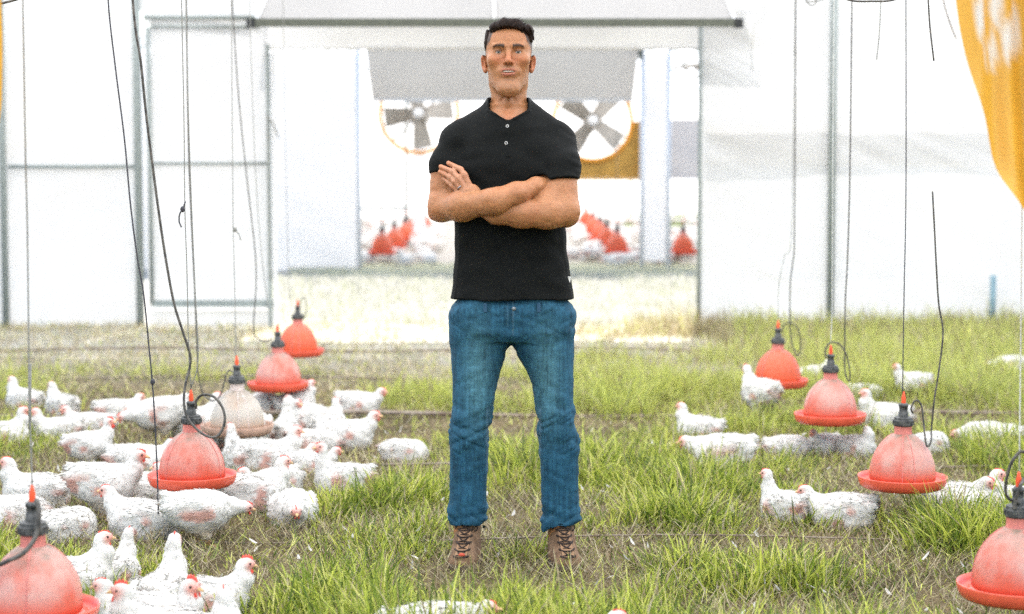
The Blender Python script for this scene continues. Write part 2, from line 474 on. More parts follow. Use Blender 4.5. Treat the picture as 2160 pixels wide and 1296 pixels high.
def roof(parent, y0, y1):
    xs = HW * np.sin(np.linspace(-math.pi / 2, math.pi / 2, 31)); ys = np.linspace(y0, y1, 40)
    V = np.array([(x, y, roof_z(x)) for x in xs for y in ys]); V[:, 2] += 0.015 * noise(V * 1.5, 3)
    n = len(ys); F = np.array([(i * n + j, i * n + j + 1, (i + 1) * n + j + 1, (i + 1) * n + j) for i in range(len(xs) - 1) for j in range(n - 1)])
    link('roof', npmesh('roof', V, F), M['roof'], parent)
def hoop(parent, y, r=0.02):
    xs = HW * np.sin(np.linspace(-math.pi / 2, math.pi / 2, 31))
    pts = [(-HW, y, 0)] + [(x, y, roof_z(x) - 0.035) for x in xs] + [(HW, y, 0)]
    MB().tube(pts, r, 8).build('hoop', M['steel'], parent, True)
def gable_fold(P):
    lim = np.array([roof_z(x) for x in P[:, 0]]); P[:, 2] = np.minimum(P[:, 2], lim - 0.01); return P

Y1 = 15.4
h1 = empty('poultry_house', (0, Y1, 0), label='near white film poultry house whose back wall and doorway stand behind the man', cat='poultry house')
h1.location = (0, 0, 0)
W = lambda px, py, y=Y1: wall(px, py, y)
xL = W(583, 400)[0]; xR = W(1478, 400)[0]; xD = W(300, 400)[0]; xF = W(5, 400)[0]
zTop = 2.62
# back wall sheets (left of the door, above it, right of the opening, the gable)
sheet('wall_sheet', -HW, xD - 0.04, 0.0, zTop, Y1 + 0.03, M['film'], h1, 0.035, 3, 110, 80, -1.0)
sheet('wall_sheet', xR, HW, 0.0, zTop, Y1 + 0.03, M['film'], h1, 0.022, 9, 120, 80, 1.0)
sheet('wall_sheet', -HW, HW, zTop + 0.001, 4.3, Y1 + 0.03, M['film'], h1, 0.01, 5, 60, 30, 1.0, fold=gable_fold)
sheet('added_shade_strip', xR + 0.05, HW - 0.1, W(0, 343)[2], W(0, 256)[2], Y1 + 0.1, M['band'], h1, 0.012, 19, 60, 10, 1.0)  # added strip outside the wall, holds back light so a band looks darker
# poles and rails of the back wall
def pole(px, py0, py1, wpx, y, parent, name='pole', m=None, dark=None):
    a = W(px, py0, y); b = W(px, py1, y); r = wpx / 2 / (FPX / y)
    MB().tube([(a[0], y, min(a[2], b[2])), (a[0], y, max(a[2], b[2]))], r, 10).build(name, m or M['steel'], parent, True)
for px, wpx in ((9, 15), (294, 17), (1753, 16)):
    x = W(px, 400)[0]; MB().tube([(x, Y1 - 0.03, 0), (x, Y1 - 0.03, roof_z(x) - 0.06)], wpx / 2 / 253, 10).build('pole', M['steel'], h1, True)
x = xR - 0.01; MB().tube([(x, Y1 - 0.0, 0), (x, Y1 - 0.0, 2.5)], 0.018, 10).build('pole', M['steel'], h1, True)
def hrail(px0, px1, py, wpx, y, parent, name='rail', m=None):
    a = W(px0, py, y); b = W(px1, py, y); r = wpx / 2 / (FPX / y)
    return MB().tube([(a[0], y, a[2]), (b[0], y, b[2])], r, 10).build(name, m or M['steel'], parent, True)
hrail(17, 286, 352, 9, Y1 - 0.03, h1); hrail(302, 566, 37, 9, Y1 - 0.03, h1)
# the film door with its frame
door = empty('door'); door.parent = h1
xa, xb = W(318, 400, Y1 - 0.03)[0], W(572, 400, Y1 - 0.03)[0]
sheet('door_film', xa + 0.01, xb - 0.02, 0.2, 2.56, Y1 + 0.0, M['film'], door, 0.02, 21, 40, 50, 1.0)
z0 = W(400, 640, Y1)[2]; z1 = W(400, 57, Y1)[2]
MB().tube([(xa, Y1 - 0.04, z0), (xa, Y1 - 0.04, z1)], 0.018, 10).build('door_stile', M['steel'], door, True)
MB().box(((xa + xb) / 2, Y1 - 0.03, z0), (xb - xa + 0.02, 0.04, 0.055)).build('bottom_rail', M['steel'], door)
MB().box(((xa + xb) / 2, Y1 - 0.045, z0 - 0.038), (xb - xa + 0.02, 0.03, 0.012)).build('bottom_lip', M['white_metal'], door)
MB().tube([(xa + 0.02, Y1 - 0.04, z1), (xb - 0.08, Y1 - 0.04, z1)], 0.013, 8).build('top_rail', M['steel'], door, True)
MB().tube([(xa + 0.02, Y1 - 0.04, W(400, 345)[2]), (xb - 0.035, Y1 - 0.04, W(400, 345)[2])], 0.012, 8).build('middle_rail', M['steel'], door, True)
MB().box((xb - 0.012, Y1 - 0.06, (W(0, 95)[2] + W(0, 690)[2]) / 2 + 0.0), (0.03, 0.05, W(0, 95)[2] - 0.005)).build('door_post', M['steel'], h1)
MB().box((xb + 0.028, Y1 - 0.04, W(0, 95)[2] / 2), (0.024, 0.04, W(0, 95)[2])).build('door_post', M['white_metal'], h1)
sheet('wall_sheet', xD + 0.03, xa - 0.03, 0, zTop, Y1 + 0.035, M['film'], h1, 0.006, 22, 8, 40)
sheet('wall_sheet', xa - 0.03, xb, 0.0, z0 - 0.06, Y1 + 0.05, M['film'], h1, 0.006, 23, 20, 8)
sheet('wall_sheet', xa - 0.03, W(530, 40)[0], z1 + 0.02, zTop, Y1 + 0.05, M['film'], h1, 0.006, 24, 20, 8)
# the inner flap that hangs over the opening from the roof, with its weighted bar
yb = 14.2
a = wall(536, 50, yb); b = wall(1552, 47, yb); zb = (a[2] + b[2]) / 2
fl = empty('door_flap'); fl.parent = h1
ya, za = 15.25, 3.3
def flap_sheet(parent, xa0, xb0, y0_, z0_, xa1, xb1, y1_, z1_, material, name='flap_sheet', amp=0.01, seed=4):
    nx, nz = 40, 16; V = []
    for i in range(nx):
        for j in range(nz):
            s, t = i / (nx - 1), j / (nz - 1)
            V.append(((xa0 + (xb0 - xa0) * s) * (1 - t) + (xa1 + (xb1 - xa1) * s) * t, y0_ + (y1_ - y0_) * t - 0.10 * math.sin(math.pi * t) * 0.3, z0_ + (z1_ - z0_) * t))
    V = np.array(V); V[:, 1] += amp * fbm(np.stack([V[:, 0] * 4, V[:, 2] * 1.0, V[:, 1] * 0], 1), seed, 2)
    F = np.array([(i * nz + j, (i + 1) * nz + j, (i + 1) * nz + j + 1, i * nz + j + 1) for i in range(nx - 1) for j in range(nz - 1)])
    return link(name, npmesh(name, V, F), material, parent)
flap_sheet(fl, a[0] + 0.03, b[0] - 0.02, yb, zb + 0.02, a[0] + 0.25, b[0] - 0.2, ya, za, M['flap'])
MB().box(((a[0] + b[0]) / 2, yb - 0.01, zb), (b[0] - a[0], 0.06, 0.060)).build('flap_bar', M['olive'], fl)
for x in (a[0] - 0.02, b[0] + 0.02): MB().box((x, yb - 0.012, zb - 0.005), (0.065, 0.068, 0.07)).build('end_cap', M['black'], fl)
xs = wall(1043, 20, 14.3)[0]; MB().tube([(xs, yb - 0.02, zb + 0.03), (xs - 0.01, 14.7, 2.85)], 0.008, 6).build('seam_tape', M['white_metal'], fl)
for x0_, x1_ in ((a[0] + 0.02, a[0] + 0.22), (b[0] - 0.01, b[0] - 0.17)):
    MB().tube([(x0_, yb - 0.015, zb + 0.03), (x1_, ya - 0.02, za)], 0.014, 6).build('flap_edge', M['white_metal'], fl)
# the outer awning over the doorway
yo = 15.62
oa = wall(560, 103, yo); ob = wall(1598, 105, yo)
aw = empty('awning'); aw.parent = h1
flap_sheet(aw, oa[0], ob[0], yo, oa[2], xL - 0.05, xR + 0.36, Y1 + 0.09, 2.72, M['film'], 'awning_sheet', 0.008, 8)
MB().tube([(oa[0], yo, oa[2]), (ob[0], yo, oa[2])], 0.012, 6).build('awning_bar', M['white_metal'], aw)
MB().tube([(ob[0] + 0.02, yo, oa[2] + 0.16), (ob[0] + 0.0, yo, oa[2] + 0.1), (ob[0] + 0.02, yo, oa[2])], 0.018, 6).build('bracket', M['olive'], aw)
roof(h1, -2.0, Y1)
for k in range(11): hoop(h1, Y1 - 0.4 - k * 1.65)
MB().tube([(0, -2, RIDGE - 0.08), (0, Y1, RIDGE - 0.08)], 0.02, 8).build('ridge_tube', M['steel'], h1, True)
for x in (-1.27, 1.46):
    MB().tube([(x, -2, roof_z(x) - 0.09), (x, Y1, roof_z(x) - 0.09)], 0.018, 8).build('water_line', M['steel'], h1, True)
# short blue grey stub post in front of the right wall
sp = wall(2093, 690, 15.2); st = wall(2093, 581, 15.2)
tag(MB().tube([(sp[0], 15.2, 0), (sp[0], 15.2, st[2])], 0.026, 12).build('stub_post', mat('blue_grey_pipe', (0.2, 0.3, 0.34), 0.6, var=0.15), None, True),
    'short blue grey pipe standing upright before the right wall', 'post')

# ---- the second house beyond the sunny yard
Y2, Y3 = 23.5, 45.0
h2 = empty('poultry_house', (0, 0, 0), label='second poultry house beyond the bright yard, seen blurred through the doorway', cat='poultry house')
w2 = lambda px, py, y=Y2: wall(px, py, y)
sheet('wall_sheet', -HW, w2(755, 300)[0], 0.0, 2.75, Y2, M['film_far'], h2, 0.015, 31, 50, 30, 1)
sheet('wall_sheet', w2(1352, 300)[0], w2(1413, 300)[0], 0.12, 2.75, Y2, M['film_far'], h2, 0.012, 33, 16, 30, 1)
sheet('wall_sheet', -HW, HW, 2.84, 4.3, Y2, M['film_far'], h2, 0.01, 35, 50, 20, 1, fold=gable_fold)
za, zb2 = w2(0, 378)[2], w2(0, 252)[2]
sheet('wall_band', w2(1414, 300)[0], HW, za, zb2, Y2 + 0.02, M['band'], h2, 0.012, 37, 40, 14, 1)
sheet('wall_sheet', w2(1500, 300)[0], HW, 0.0, za - 0.01, Y2 + 0.03, M['film_far'], h2, 0.012, 39, 40, 14, 1)
for px in (757, 1354, 1410):
    x = w2(px, 300)[0]; MB().tube([(x, Y2 - 0.05, 0), (x, Y2 - 0.05, 2.8)], 0.03, 10).build('pole', M['white_metal'], h2, True)
# grey end flap half down
f2 = empty('end_flap'); f2.parent = h2
ta, tb = w2(772, 104)[0], w2(1347, 104)[0]; bt = wall(785, 212, Y2 + 0.5); bb = wall(1335, 212, Y2 + 0.5)
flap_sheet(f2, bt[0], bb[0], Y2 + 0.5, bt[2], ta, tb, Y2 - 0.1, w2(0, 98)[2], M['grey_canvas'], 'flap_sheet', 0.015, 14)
MB().tube([(bt[0], Y2 + 0.5, bt[2]), (bb[0], Y2 + 0.5, bb[2])], 0.02, 8).build('flap_bar', M['white_metal'], f2, True)
x = tb + 0.02; MB().box((x, Y2 - 0.12, w2(0, 115)[2]), (0.06, 0.08, 0.11)).build('end_cap', M['olive'], f2)
roof(h2, Y2, Y3)
for k in range(13): hoop(h2, Y2 + 0.6 + k * 1.72, 0.025)
for x in (-3.4, -1.75, 0, 1.4, 2.5, 3.6): MB().tube([(x, Y2, roof_z(x) - 0.1), (x, Y3, roof_z(x) - 0.1)], 0.025, 6).build('purlin', M['steel'], h2, True)
sheet('wall_sheet', -HW, HW, 0.0, 4.3, Y3, M['film_far'], h2, 0.02, 41, 60, 40, 1, fold=gable_fold)
def side(x):
    V = []; ys = np.linspace(Y2, Y3, 60); zs = np.linspace(0.0, EAVE, 12)
    V = np.array([(x, y, z) for y in ys for z in zs]); V[:, 0] += 0.012 * noise(V * 2.5, 7)
    F = np.array([(i * 12 + j, (i + 1) * 12 + j, (i + 1) * 12 + j + 1, i * 12 + j + 1) for i in range(59) for j in range(11)])
    link('side_curtain', npmesh('side_curtain', V, F), M['film_far'], h2)
side(-HW); side(HW)
for px, y in ((857, 30), (1352, 38), (1330, 44)):
    x = wall(px, 300, y)[0]; MB().tube([(x, y, 0), (x, y, roof_z(x) - 0.1)], 0.03, 8).build('inner_pole', M['steel'], h2, True)
x = wall(884, 300, 30)[0]; MB().box((x, 30, 1.6), (0.2, 0.1, 3.2)).build('white_post', M['white_metal'], h2)
a = wall(756, 440, 30); b = wall(858, 440, 30); MB().tube([(a[0], 30, a[2]), (b[0], 30, b[2])], 0.03, 8).build('low_rail', M['steel'], h2, True)
# tangle rolled up under the roof on the right
a = wall(1418, 150, 27); V = []
for k in range(7):
    MB().tube([(a[0] + 0.05 * k, 27 + 0.1 * math.sin(k), a[2] + 0.12 * math.sin(k * 2.3)), (a[0] + 0.25 + 0.05 * k, 27, a[2] + 0.1 * math.cos(k * 1.7)), (a[0] + 0.55, 27 + 0.1 * k, a[2] + 0.1 + 0.1 * math.sin(k))], 0.018, 6, 6).build('rolled_cable', M['fan_metal'], h2, True)

# ---- circulation fans hanging in the second house
def fan(px, py, y, label, housing):
    c = wall(px, py, y); rr = 82 / (FPX / y)
    t = empty('circulation_fan', c, label=label, cat='fan', group='large fans hanging in the second house')
    ringp = [(rr * math.cos(q), 0, rr * math.sin(q)) for q in np.linspace(0, 2 * math.pi, 49)]
    MB().tube(ringp, 0.03, 8, cap=False).build('ring', M['orange'], t, True)
    MB().box((0, 0.05, 0), (0.2, 0.3, 0.2)).build('motor', M['fan_metal'], t)
    MB().ell((0, -0.13, 0), (0.07, 0.05, 0.07)).build('hub', M['white_metal'], t, True)
    for k in range(4):
        q = k * math.pi / 2 + (0.12 if not housing else 0.9)
        V = []; F = []
        for i in range(6):
            r_ = 0.08 + (rr - 0.14) * i / 5; wd = 0.10 + 0.05 * i / 5
            for s in (-1, 1):
                for d in (0, 0.012):
                    tw = 0.5 - 0.25 * i / 5
                    x, yy, z = r_, s * wd * math.sin(tw) + d - 0.08, s * wd * math.cos(tw)
                    V.append((x * math.cos(q) - z * math.sin(q), yy, x * math.sin(q) + z * math.cos(q)))
        for i in range(5):
            a, b = i * 4, i * 4 + 4
            F += [(a, b, b + 2, a + 2), (a + 1, a + 3, b + 3, b + 1), (a, a + 1, b + 1, b), (a + 2, b + 2, b + 3, a + 3)]
        F += [(0, 2, 3, 1), (20, 21, 23, 22)]
        MB().add(V, F).build('blade', M['fan_metal'], t)
    for s in (-1, 1): MB().box((0, 0.12, s * 0.02 + 0.0), (2 * rr, 0.03, 0.03), 0, 0, s * 0.75).build('strut', M['fan_metal'], t)
    zt = roof_z(c[0]) - 0.1 - c[2]
    for s in (-0.25, 0.25): MB().tube([(s, 0, rr * 0.9), (s, 0, zt)], 0.012, 6).build('hanger', M['fan_metal'], t)
    if housing:
        h = (rr + 0.14)
        MB().box((0, 0.2, -0.81), (2 * h, 0.5, 0.03)).build('housing_floor', M['mustard'], t)
        MB().box((h - 0.02, 0.2, -0.39), (0.04, 0.5, 0.80)).build('housing_side', M['mustard'], t)
        MB().box((-h + 0.02, 0.2, -0.39), (0.04, 0.5, 0.80)).build('housing_side', M['mustard'], t)
        # front panel: lower half plate with a round cut-out
        V = []; F = []; n = 24
        for i in range(n + 1):
            q = math.pi + math.pi * i / n; V += [((rr + 0.02) * math.cos(q), 0.02, (rr + 0.02) * math.sin(q)), (max(-h, min(h, 1.6 * h * math.cos(q))), 0.02, max(-0.79, 1.6 * h * math.sin(q)))]
        F = [(2 * i, 2 * i + 1, 2 * i + 3, 2 * i + 2) for i in range(n)]
        o = MB().add(V, F).build('housing_panel', M['mustard'], t)
        md = o.modifiers.new('thick', 'SOLIDIFY'); md.thickness = 0.02
    return t
fan(884, 240, 26.0, 'large fan with bare orange ring, hanging left of the man in the second house', False)
fan(1250, 256, 26.0, 'large fan set in a mustard housing, hanging right of the man in the second house', True)

# ---------------------------------------------------------------- orange tarps hanging close to the camera at both sides
def tarp_mat():
    m = bpy.data.materials.new('orange_tarp'); m.use_nodes = True; nt = m.node_tree; nt.nodes.clear()
    out = nt.nodes.new('ShaderNodeOutputMaterial'); d = nt.nodes.new('ShaderNodeBsdfPrincipled'); d.inputs['Roughness'].default_value = 0.45
    t = nt.nodes.new('ShaderNodeBsdfTranslucent'); mx = nt.nodes.new('ShaderNodeMixShader'); mx.inputs[0].default_value = 0.35
    a = nt.nodes.new('ShaderNodeVertexColor'); a.layer_name = 'Col'
    nt.links.new(a.outputs[0], d.inputs['Base Color']); nt.links.new(a.outputs[0], t.inputs['Color'])
    nt.links.new(d.outputs[0], mx.inputs[1]); nt.links.new(t.outputs[0], mx.inputs[2]); nt.links.new(mx.outputs[0], out.inputs[0]); return m
M['tarp'] = tarp_mat()
def tarp(edge, yt, sgn, label, xout, patchy):
    E = np.array([wall(px, py, yt) for px, py in edge])            # free edge from top to bottom
    E = catmull(E[:, [0, 1, 2]], 6)
    top = np.array([[E[0, 0] - sgn * 0.0, yt, 2.5]]); E = np.concatenate([top, E])
    nt = 50; V = []; C = []
    for e in E:
        for i in range(nt):
            s = i / (nt - 1); x = e[0] + (xout - e[0]) * s
            u = (x - E[0, 0]) * sgn
            y = yt + 0.05 * math.sin(u * 26 + e[2] * 2.0) * (0.3 + 0.7 * min(1, s * 4)) + 0.25 * s + 0.03 * math.sin(u * 61 + e[2]) - 0.03 * math.exp(-s * 30)
            V.append((x, y, e[2]))
    V = np.array(V); n = len(E)
    F = np.array([(i * nt + j, i * nt + j + 1, (i + 1) * nt + j + 1, (i + 1) * nt + j) for i in range(n - 1) for j in range(nt - 1)])
    C = np.tile(np.array([0.62, 0.33, 0.035]), (len(V), 1)) * (1 + 0.12 * noise(V * 9, 4))[:, None]
    for (px, py, rx, rz, amt) in patchy:  # pale elongated spots mixed into the tarp colour
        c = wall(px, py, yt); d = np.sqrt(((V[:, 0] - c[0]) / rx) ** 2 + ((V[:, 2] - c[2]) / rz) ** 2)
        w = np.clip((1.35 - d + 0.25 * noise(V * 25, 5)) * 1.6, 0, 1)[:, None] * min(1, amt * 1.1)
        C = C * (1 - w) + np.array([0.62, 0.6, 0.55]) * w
    o = link('orange_tarp', npmesh('orange_tarp', V, F, True, C), M['tarp'])
    return tag(o, label, 'tarp', 'orange tarps hanging at the sides')
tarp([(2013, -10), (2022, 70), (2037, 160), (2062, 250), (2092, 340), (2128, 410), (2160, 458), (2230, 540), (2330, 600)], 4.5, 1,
     'orange tarp with pale streaks, its curved edge hanging before the right wall', 1.75,
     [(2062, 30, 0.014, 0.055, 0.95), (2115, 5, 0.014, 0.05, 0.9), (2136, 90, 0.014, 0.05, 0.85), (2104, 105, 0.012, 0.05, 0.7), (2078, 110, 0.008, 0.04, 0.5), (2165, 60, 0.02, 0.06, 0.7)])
tarp([(4, -10), (6, 90), (5, 180), (2, 240), (-8, 300), (-40, 380), (-100, 440)], 4.5, -1,
     'narrow strip of plain orange tarp beside the leftmost pole', -1.75, [])
# ---------------------------------------------------------------- bell drinkers
def dome_mat(name, red, chalk, lo, hi, dirt=0.8, seed=0.0):
    m = bpy.data.materials.new(name); m.use_nodes = True; nt = m.node_tree; p = nt.nodes['Principled BSDF']; p.inputs['Roughness'].default_value = 0.42
    L = nt.links.new
    tc = nt.nodes.new('ShaderNodeTexCoord'); sx = nt.nodes.new('ShaderNodeSeparateXYZ'); L(tc.outputs['Object'], sx.inputs[0])
    mp = nt.nodes.new('ShaderNodeMapping'); mp.inputs['Scale'].default_value = (9, 9, 4); mp.inputs['Location'].default_value = (seed, seed * 1.7, seed * 0.6); L(tc.outputs['Object'], mp.inputs[0])
    n = nt.nodes.new('ShaderNodeTexNoise'); n.inputs['Scale'].default_value = 1.0; n.inputs['Detail'].default_value = 3; L(mp.outputs[0], n.inputs['Vector'])
    r = nt.nodes.new('ShaderNodeMapRange'); r.inputs['From Min'].default_value = lo; r.inputs['From Max'].default_value = hi; L(n.outputs['Fac'], r.inputs[0])
    n4 = nt.nodes.new('ShaderNodeTexNoise'); n4.inputs['Scale'].default_value = 55; n4.inputs['Detail'].default_value = 6; L(tc.outputs['Object'], n4.inputs['Vector'])
    ad = nt.nodes.new('ShaderNodeMath'); ad.operation = 'MULTIPLY_ADD'; L(n4.outputs['Fac'], ad.inputs[0]); ad.inputs[1].default_value = 0.9; ad.inputs[2].default_value = -0.45
    ad2 = nt.nodes.new('ShaderNodeMath'); ad2.operation = 'ADD'; ad2.use_clamp = True; L(r.outputs[0], ad2.inputs[0]); L(ad.outputs[0], ad2.inputs[1]); r = ad2
    # a clean wet foot at the rim
    h = nt.nodes.new('ShaderNodeMapRange'); h.inputs['From Min'].default_value = 0.015; h.inputs['From Max'].default_value = 0.07; L(sx.outputs['Z'], h.inputs[0])
    mu = nt.nodes.new('ShaderNodeMath'); mu.operation = 'MULTIPLY'; L(r.outputs[0], mu.inputs[0]); L(h.outputs[0], mu.inputs[1])
    m1 = nt.nodes.new('ShaderNodeMix'); m1.data_type = 'RGBA'; L(mu.outputs[0], m1.inputs[0]); m1.inputs[6].default_value = (*red, 1); m1.inputs[7].default_value = (*chalk, 1)
    # grey dirt settled on the shoulder
    n2 = nt.nodes.new('ShaderNodeTexNoise'); n2.inputs['Scale'].default_value = 30; n2.inputs['Detail'].default_value = 5; L(tc.outputs['Object'], n2.inputs['Vector'])
    z2 = nt.nodes.new('ShaderNodeMapRange'); z2.inputs['From Min'].default_value = 0.115; z2.inputs['From Max'].default_value = 0.175; L(sx.outputs['Z'], z2.inputs[0])
    z3 = nt.nodes.new('ShaderNodeMapRange'); z3.inputs['From Min'].default_value = 0.215; z3.inputs['From Max'].default_value = 0.195; L(sx.outputs['Z'], z3.inputs[0])
    r2 = nt.nodes.new('ShaderNodeMapRange'); r2.inputs['From Min'].default_value = 0.25; r2.inputs['From Max'].default_value = 0.6; L(n2.outputs['Fac'], r2.inputs[0])
    a = nt.nodes.new('ShaderNodeMath'); a.operation = 'MULTIPLY'; L(z2.outputs[0], a.inputs[0]); L(z3.outputs[0], a.inputs[1])
    b = nt.nodes.new('ShaderNodeMath'); b.operation = 'MULTIPLY'; L(a.outputs[0], b.inputs[0]); L(r2.outputs[0], b.inputs[1])
    c = nt.nodes.new('ShaderNodeMath'); c.operation = 'MULTIPLY'; L(b.outputs[0], c.inputs[0]); c.inputs[1].default_value = dirt
    m2 = nt.nodes.new('ShaderNodeMix'); m2.data_type = 'RGBA'; L(c.outputs[0], m2.inputs[0]); L(m1.outputs[2], m2.inputs[6]); m2.inputs[7].default_value = (0.25, 0.2, 0.15, 1)
    L(m2.outputs[2], p.inputs['Base Color'])
    t = nt.nodes.new('ShaderNodeBsdfTranslucent'); L(m2.outputs[2], t.inputs['Color']); ms = nt.nodes.new('ShaderNodeMixShader'); ms.inputs[0].default_value = 0.28
    L(p.outputs[0], ms.inputs[1]); L(t.outputs[0], ms.inputs[2]); L(ms.outputs[0], nt.nodes['Material Output'].inputs['Surface'])
    return m
RED = (0.68, 0.115, 0.062); CHALK = (0.66, 0.36, 0.30)
M['dome'] = [dome_mat('red_dome', RED, CHALK, 0.27, 0.56, 0.95, s) for s in (0.0, 3.3, 7.1, 12.4)]
M['dome_pale'] = dome_mat('pale_dome', (0.52, 0.38, 0.28), (0.58, 0.53, 0.46), 0.2, 0.45, 0.9, 5)
M['dome_clean'] = dome_mat('clean_red_dome', (0.7, 0.125, 0.045), CHALK, 0.62, 0.9, 0.5, 2)
M['pan'] = mat('red_pan', (0.66, 0.095, 0.05), 0.35, 0.5, var=0.12, vscale=25)
M['neck'] = mat('pink_neck', (0.6, 0.2, 0.17), 0.45, var=0.2, vscale=40)
M['neck_pale'] = mat('pale_neck', (0.6, 0.5, 0.46), 0.5, var=0.15)
M['pan_pale'] = mat('dusty_pan', (0.42, 0.27, 0.2), 0.6, var=0.25, vscale=20)
M['tip'] = mat('red_inlet', (0.75, 0.09, 0.03), 0.4)
M['patchy'] = mat('worn_black_plastic', (0.03, 0.032, 0.032), 0.5, col2=(0.1, 0.1, 0.095), vscale=70)
PZ = 0.185                                                          # height of the pan above the turf
dome_prof = [(0.118, 0.004), (0.123, 0.008), (0.1235, 0.03), (0.121, 0.06), (0.115, 0.09), (0.105, 0.118), (0.091, 0.145), (0.074, 0.168), (0.056, 0.186), (0.04, 0.197), (0.036, 0.2)]
pan_prof = [(0.0, -0.012), (0.05, -0.024), (0.11, -0.03), (0.145, -0.028), (0.158, -0.018), (0.1645, 0.0), (0.167, 0.018), (0.1665, 0.0215), (0.164, 0.0215), (0.160, 0.004), (0.150, -0.008), (0.136, -0.008), (0.124, 0.006), (0.1, 0.008), (0.0, 0.008)]
neck_prof = [(0.034, 0.196), (0.033, 0.205), (0.0325, 0.238), (0.0345, 0.24), (0.0, 0.241)]
collar_prof = [(0.0, 0.232), (0.034, 0.232), (0.0375, 0.236), (0.0375, 0.256), (0.035, 0.26), (0.034, 0.268), (0.024, 0.272), (0.0, 0.272)]
valve_prof = [(0.019, 0.27), (0.0185, 0.29), (0.016, 0.292), (0.016, 0.312), (0.0185, 0.314), (0.0185, 0.322), (0.013, 0.328), (0.0, 0.329)]
tip_prof = [(0.0085, 0.326), (0.0085, 0.35), (0.006, 0.36), (0.0035, 0.375), (0.0, 0.377)]
dome_prof, pan_prof, neck_prof, collar_prof, valve_prof, tip_prof = [[(r, z * 0.9) for r, z in p] for p in (dome_prof, pan_prof, neck_prof, collar_prof, valve_prof, tip_prof)]
me_dome = MB().lathe(dome_prof, 56).mesh('dome', True)
me_pan = MB().lathe(pan_prof, 56).mesh('pan', True)
mb = MB().lathe(neck_prof, 28)
me_neck = mb.mesh('neck', True)
mb = MB().lathe(collar_prof, 32)
for k in range(16):
    q = k * math.pi / 8; mb.box((0.038 * math.cos(q), 0.038 * math.sin(q), 0.2215), (0.003, 0.005, 0.016), q)
me_collar = mb.mesh('collar'); me_valve = MB().lathe(valve_prof, 20).mesh('valve', True); me_tip = MB().lathe(tip_prof, 14).mesh('inlet', True)
def rib_mesh():
    mb = MB()
    for q in (-1.78, -1.40, 0.5, 2.6):
        mb.tube([((r + 0.0005) * math.cos(q), (r + 0.0005) * math.sin(q), z) for r, z in dome_prof[1:-1]], 0.0018, 6)
    return mb.mesh('ribs', True)
me_rib = rib_mesh()
for me in (me_dome, me_rib): me.materials.append(M['dome'][0])
for me, k in ((me_pan, 'pan'), (me_neck, 'neck'), (me_collar, 'patchy'), (me_valve, 'patchy'), (me_tip, 'tip')): me.materials.append(M[k])
def set_slot(o, m):
    o.material_slots[0].link = 'OBJECT'; o.material_slots[0].material = m
def drinker(px, Y, label, dome=None, neck=None, rz=0.0, hoses=(), cords=(), detail=True, group='red bell drinkers hanging in two rows', PZ=0.18):
    x = wall(px, 340 + FPX * (CAM_H - PZ - 0.2) / Y, Y)[0]
    t = empty('bell_drinker', (x, Y, PZ), 0, label, 'drinker', group)
    d = link('dome', me_dome, None, t); d.rotation_euler.z = rz
    if dome: set_slot(d, dome)
    pn = link('pan', me_pan, None, t)
    if detail:
        rb = link('dome_rib', me_rib, None, t); rb.rotation_euler.z = rz
        set_slot(rb, M['neck'] if neck is None else neck)
    n = link('neck', me_neck, None, t)
    if neck: set_slot(n, neck)
    if neck: set_slot(pn, M['pan_pale'])
    link('collar', me_collar, None, t); link('valve', me_valve, None, t); link('inlet', me_tip, None, t)
    def local(pts):
        out = []
        for q in pts:
            w = wall(q[0], q[1], Y + (q[2] if len(q) > 2 else 0)); out.append((w[0] - x, w[1] - Y, w[2] - PZ))
        return out
    for pts, r in hoses: MB().tube(local(pts), r, 8, 10).build('hose', M['hose'], t, True)
    for pts, r, m in cords: MB().tube(local(pts), r, 6, 6).build('cord', M[m], t, True)
    return t
# right row, near to far
drinker(2147, 5.17, 'nearest red bell drinker, cut off by the right edge of the photo', M['dome'][1], rz=0.3, PZ=0.172,
        hoses=[([(2151, 1062, -0.02), (2128, 1052, -0.02), (2121, 1030, -0.03), (2130, 985, -0.04), (2150, 955, -0.04), (2185, 930, -0.03), (2210, 700), (2200, 200), (2190, -330)], 0.0045),
               ([(2160, 1010), (2150, 1030, -0.03), (2141, 1060, -0.03), (2140, 1075, -0.03)], 0.005)], cords=[([(2150, 1000), (2155, 500), (2160, -330)], 0.002, 'white_cord')])
drinker(1905, 6.92, 'red bell drinker with bright vertical stripe, right of the lone resting pair', M['dome'][0], rz=0.0,
        hoses=[([(1925, 872, -0.01), (1922, 862, -0.02), (1928, 848, -0.02), (1936, 846, -0.02), (1944, 858, -0.02), (1948, 890, -0.03), (1953, 935, -0.06), (1958, 942, -0.06), (1964, 930, -0.05), (1965, 905), (1970, 850), (1982, 770), (1989, 700), (1980, 640), (1975, 560), (1971, 480), (1967, 404)], 0.0034)],
        cords=[([(1904, 832), (1905, 752), (1907, 620), (1911, 400), (1911, 0), (1911, -160)], 0.0022, 'dark_cord')])
drinker(1752, 8.55, 'third nearest red bell drinker of the right row', M['dome'][2], rz=0.9, PZ=0.195,
        hoses=[([(1742, 757, -0.02), (1741, 740, -0.02), (1747, 727, -0.02), (1758, 722, -0.02), (1772, 728, -0.02), (1784, 745, -0.02), (1791, 772, -0.02), (1793, 800, -0.02), (1787, 800, -0.02), (1782, 770), (1783, 640), (1788, 540), (1793, 350), (1797, 0), (1797, -90)], 0.0034)],
        cords=[([(1752, 722), (1755, 640), (1757, 300), (1760, -90)], 0.002, 'white_cord')])
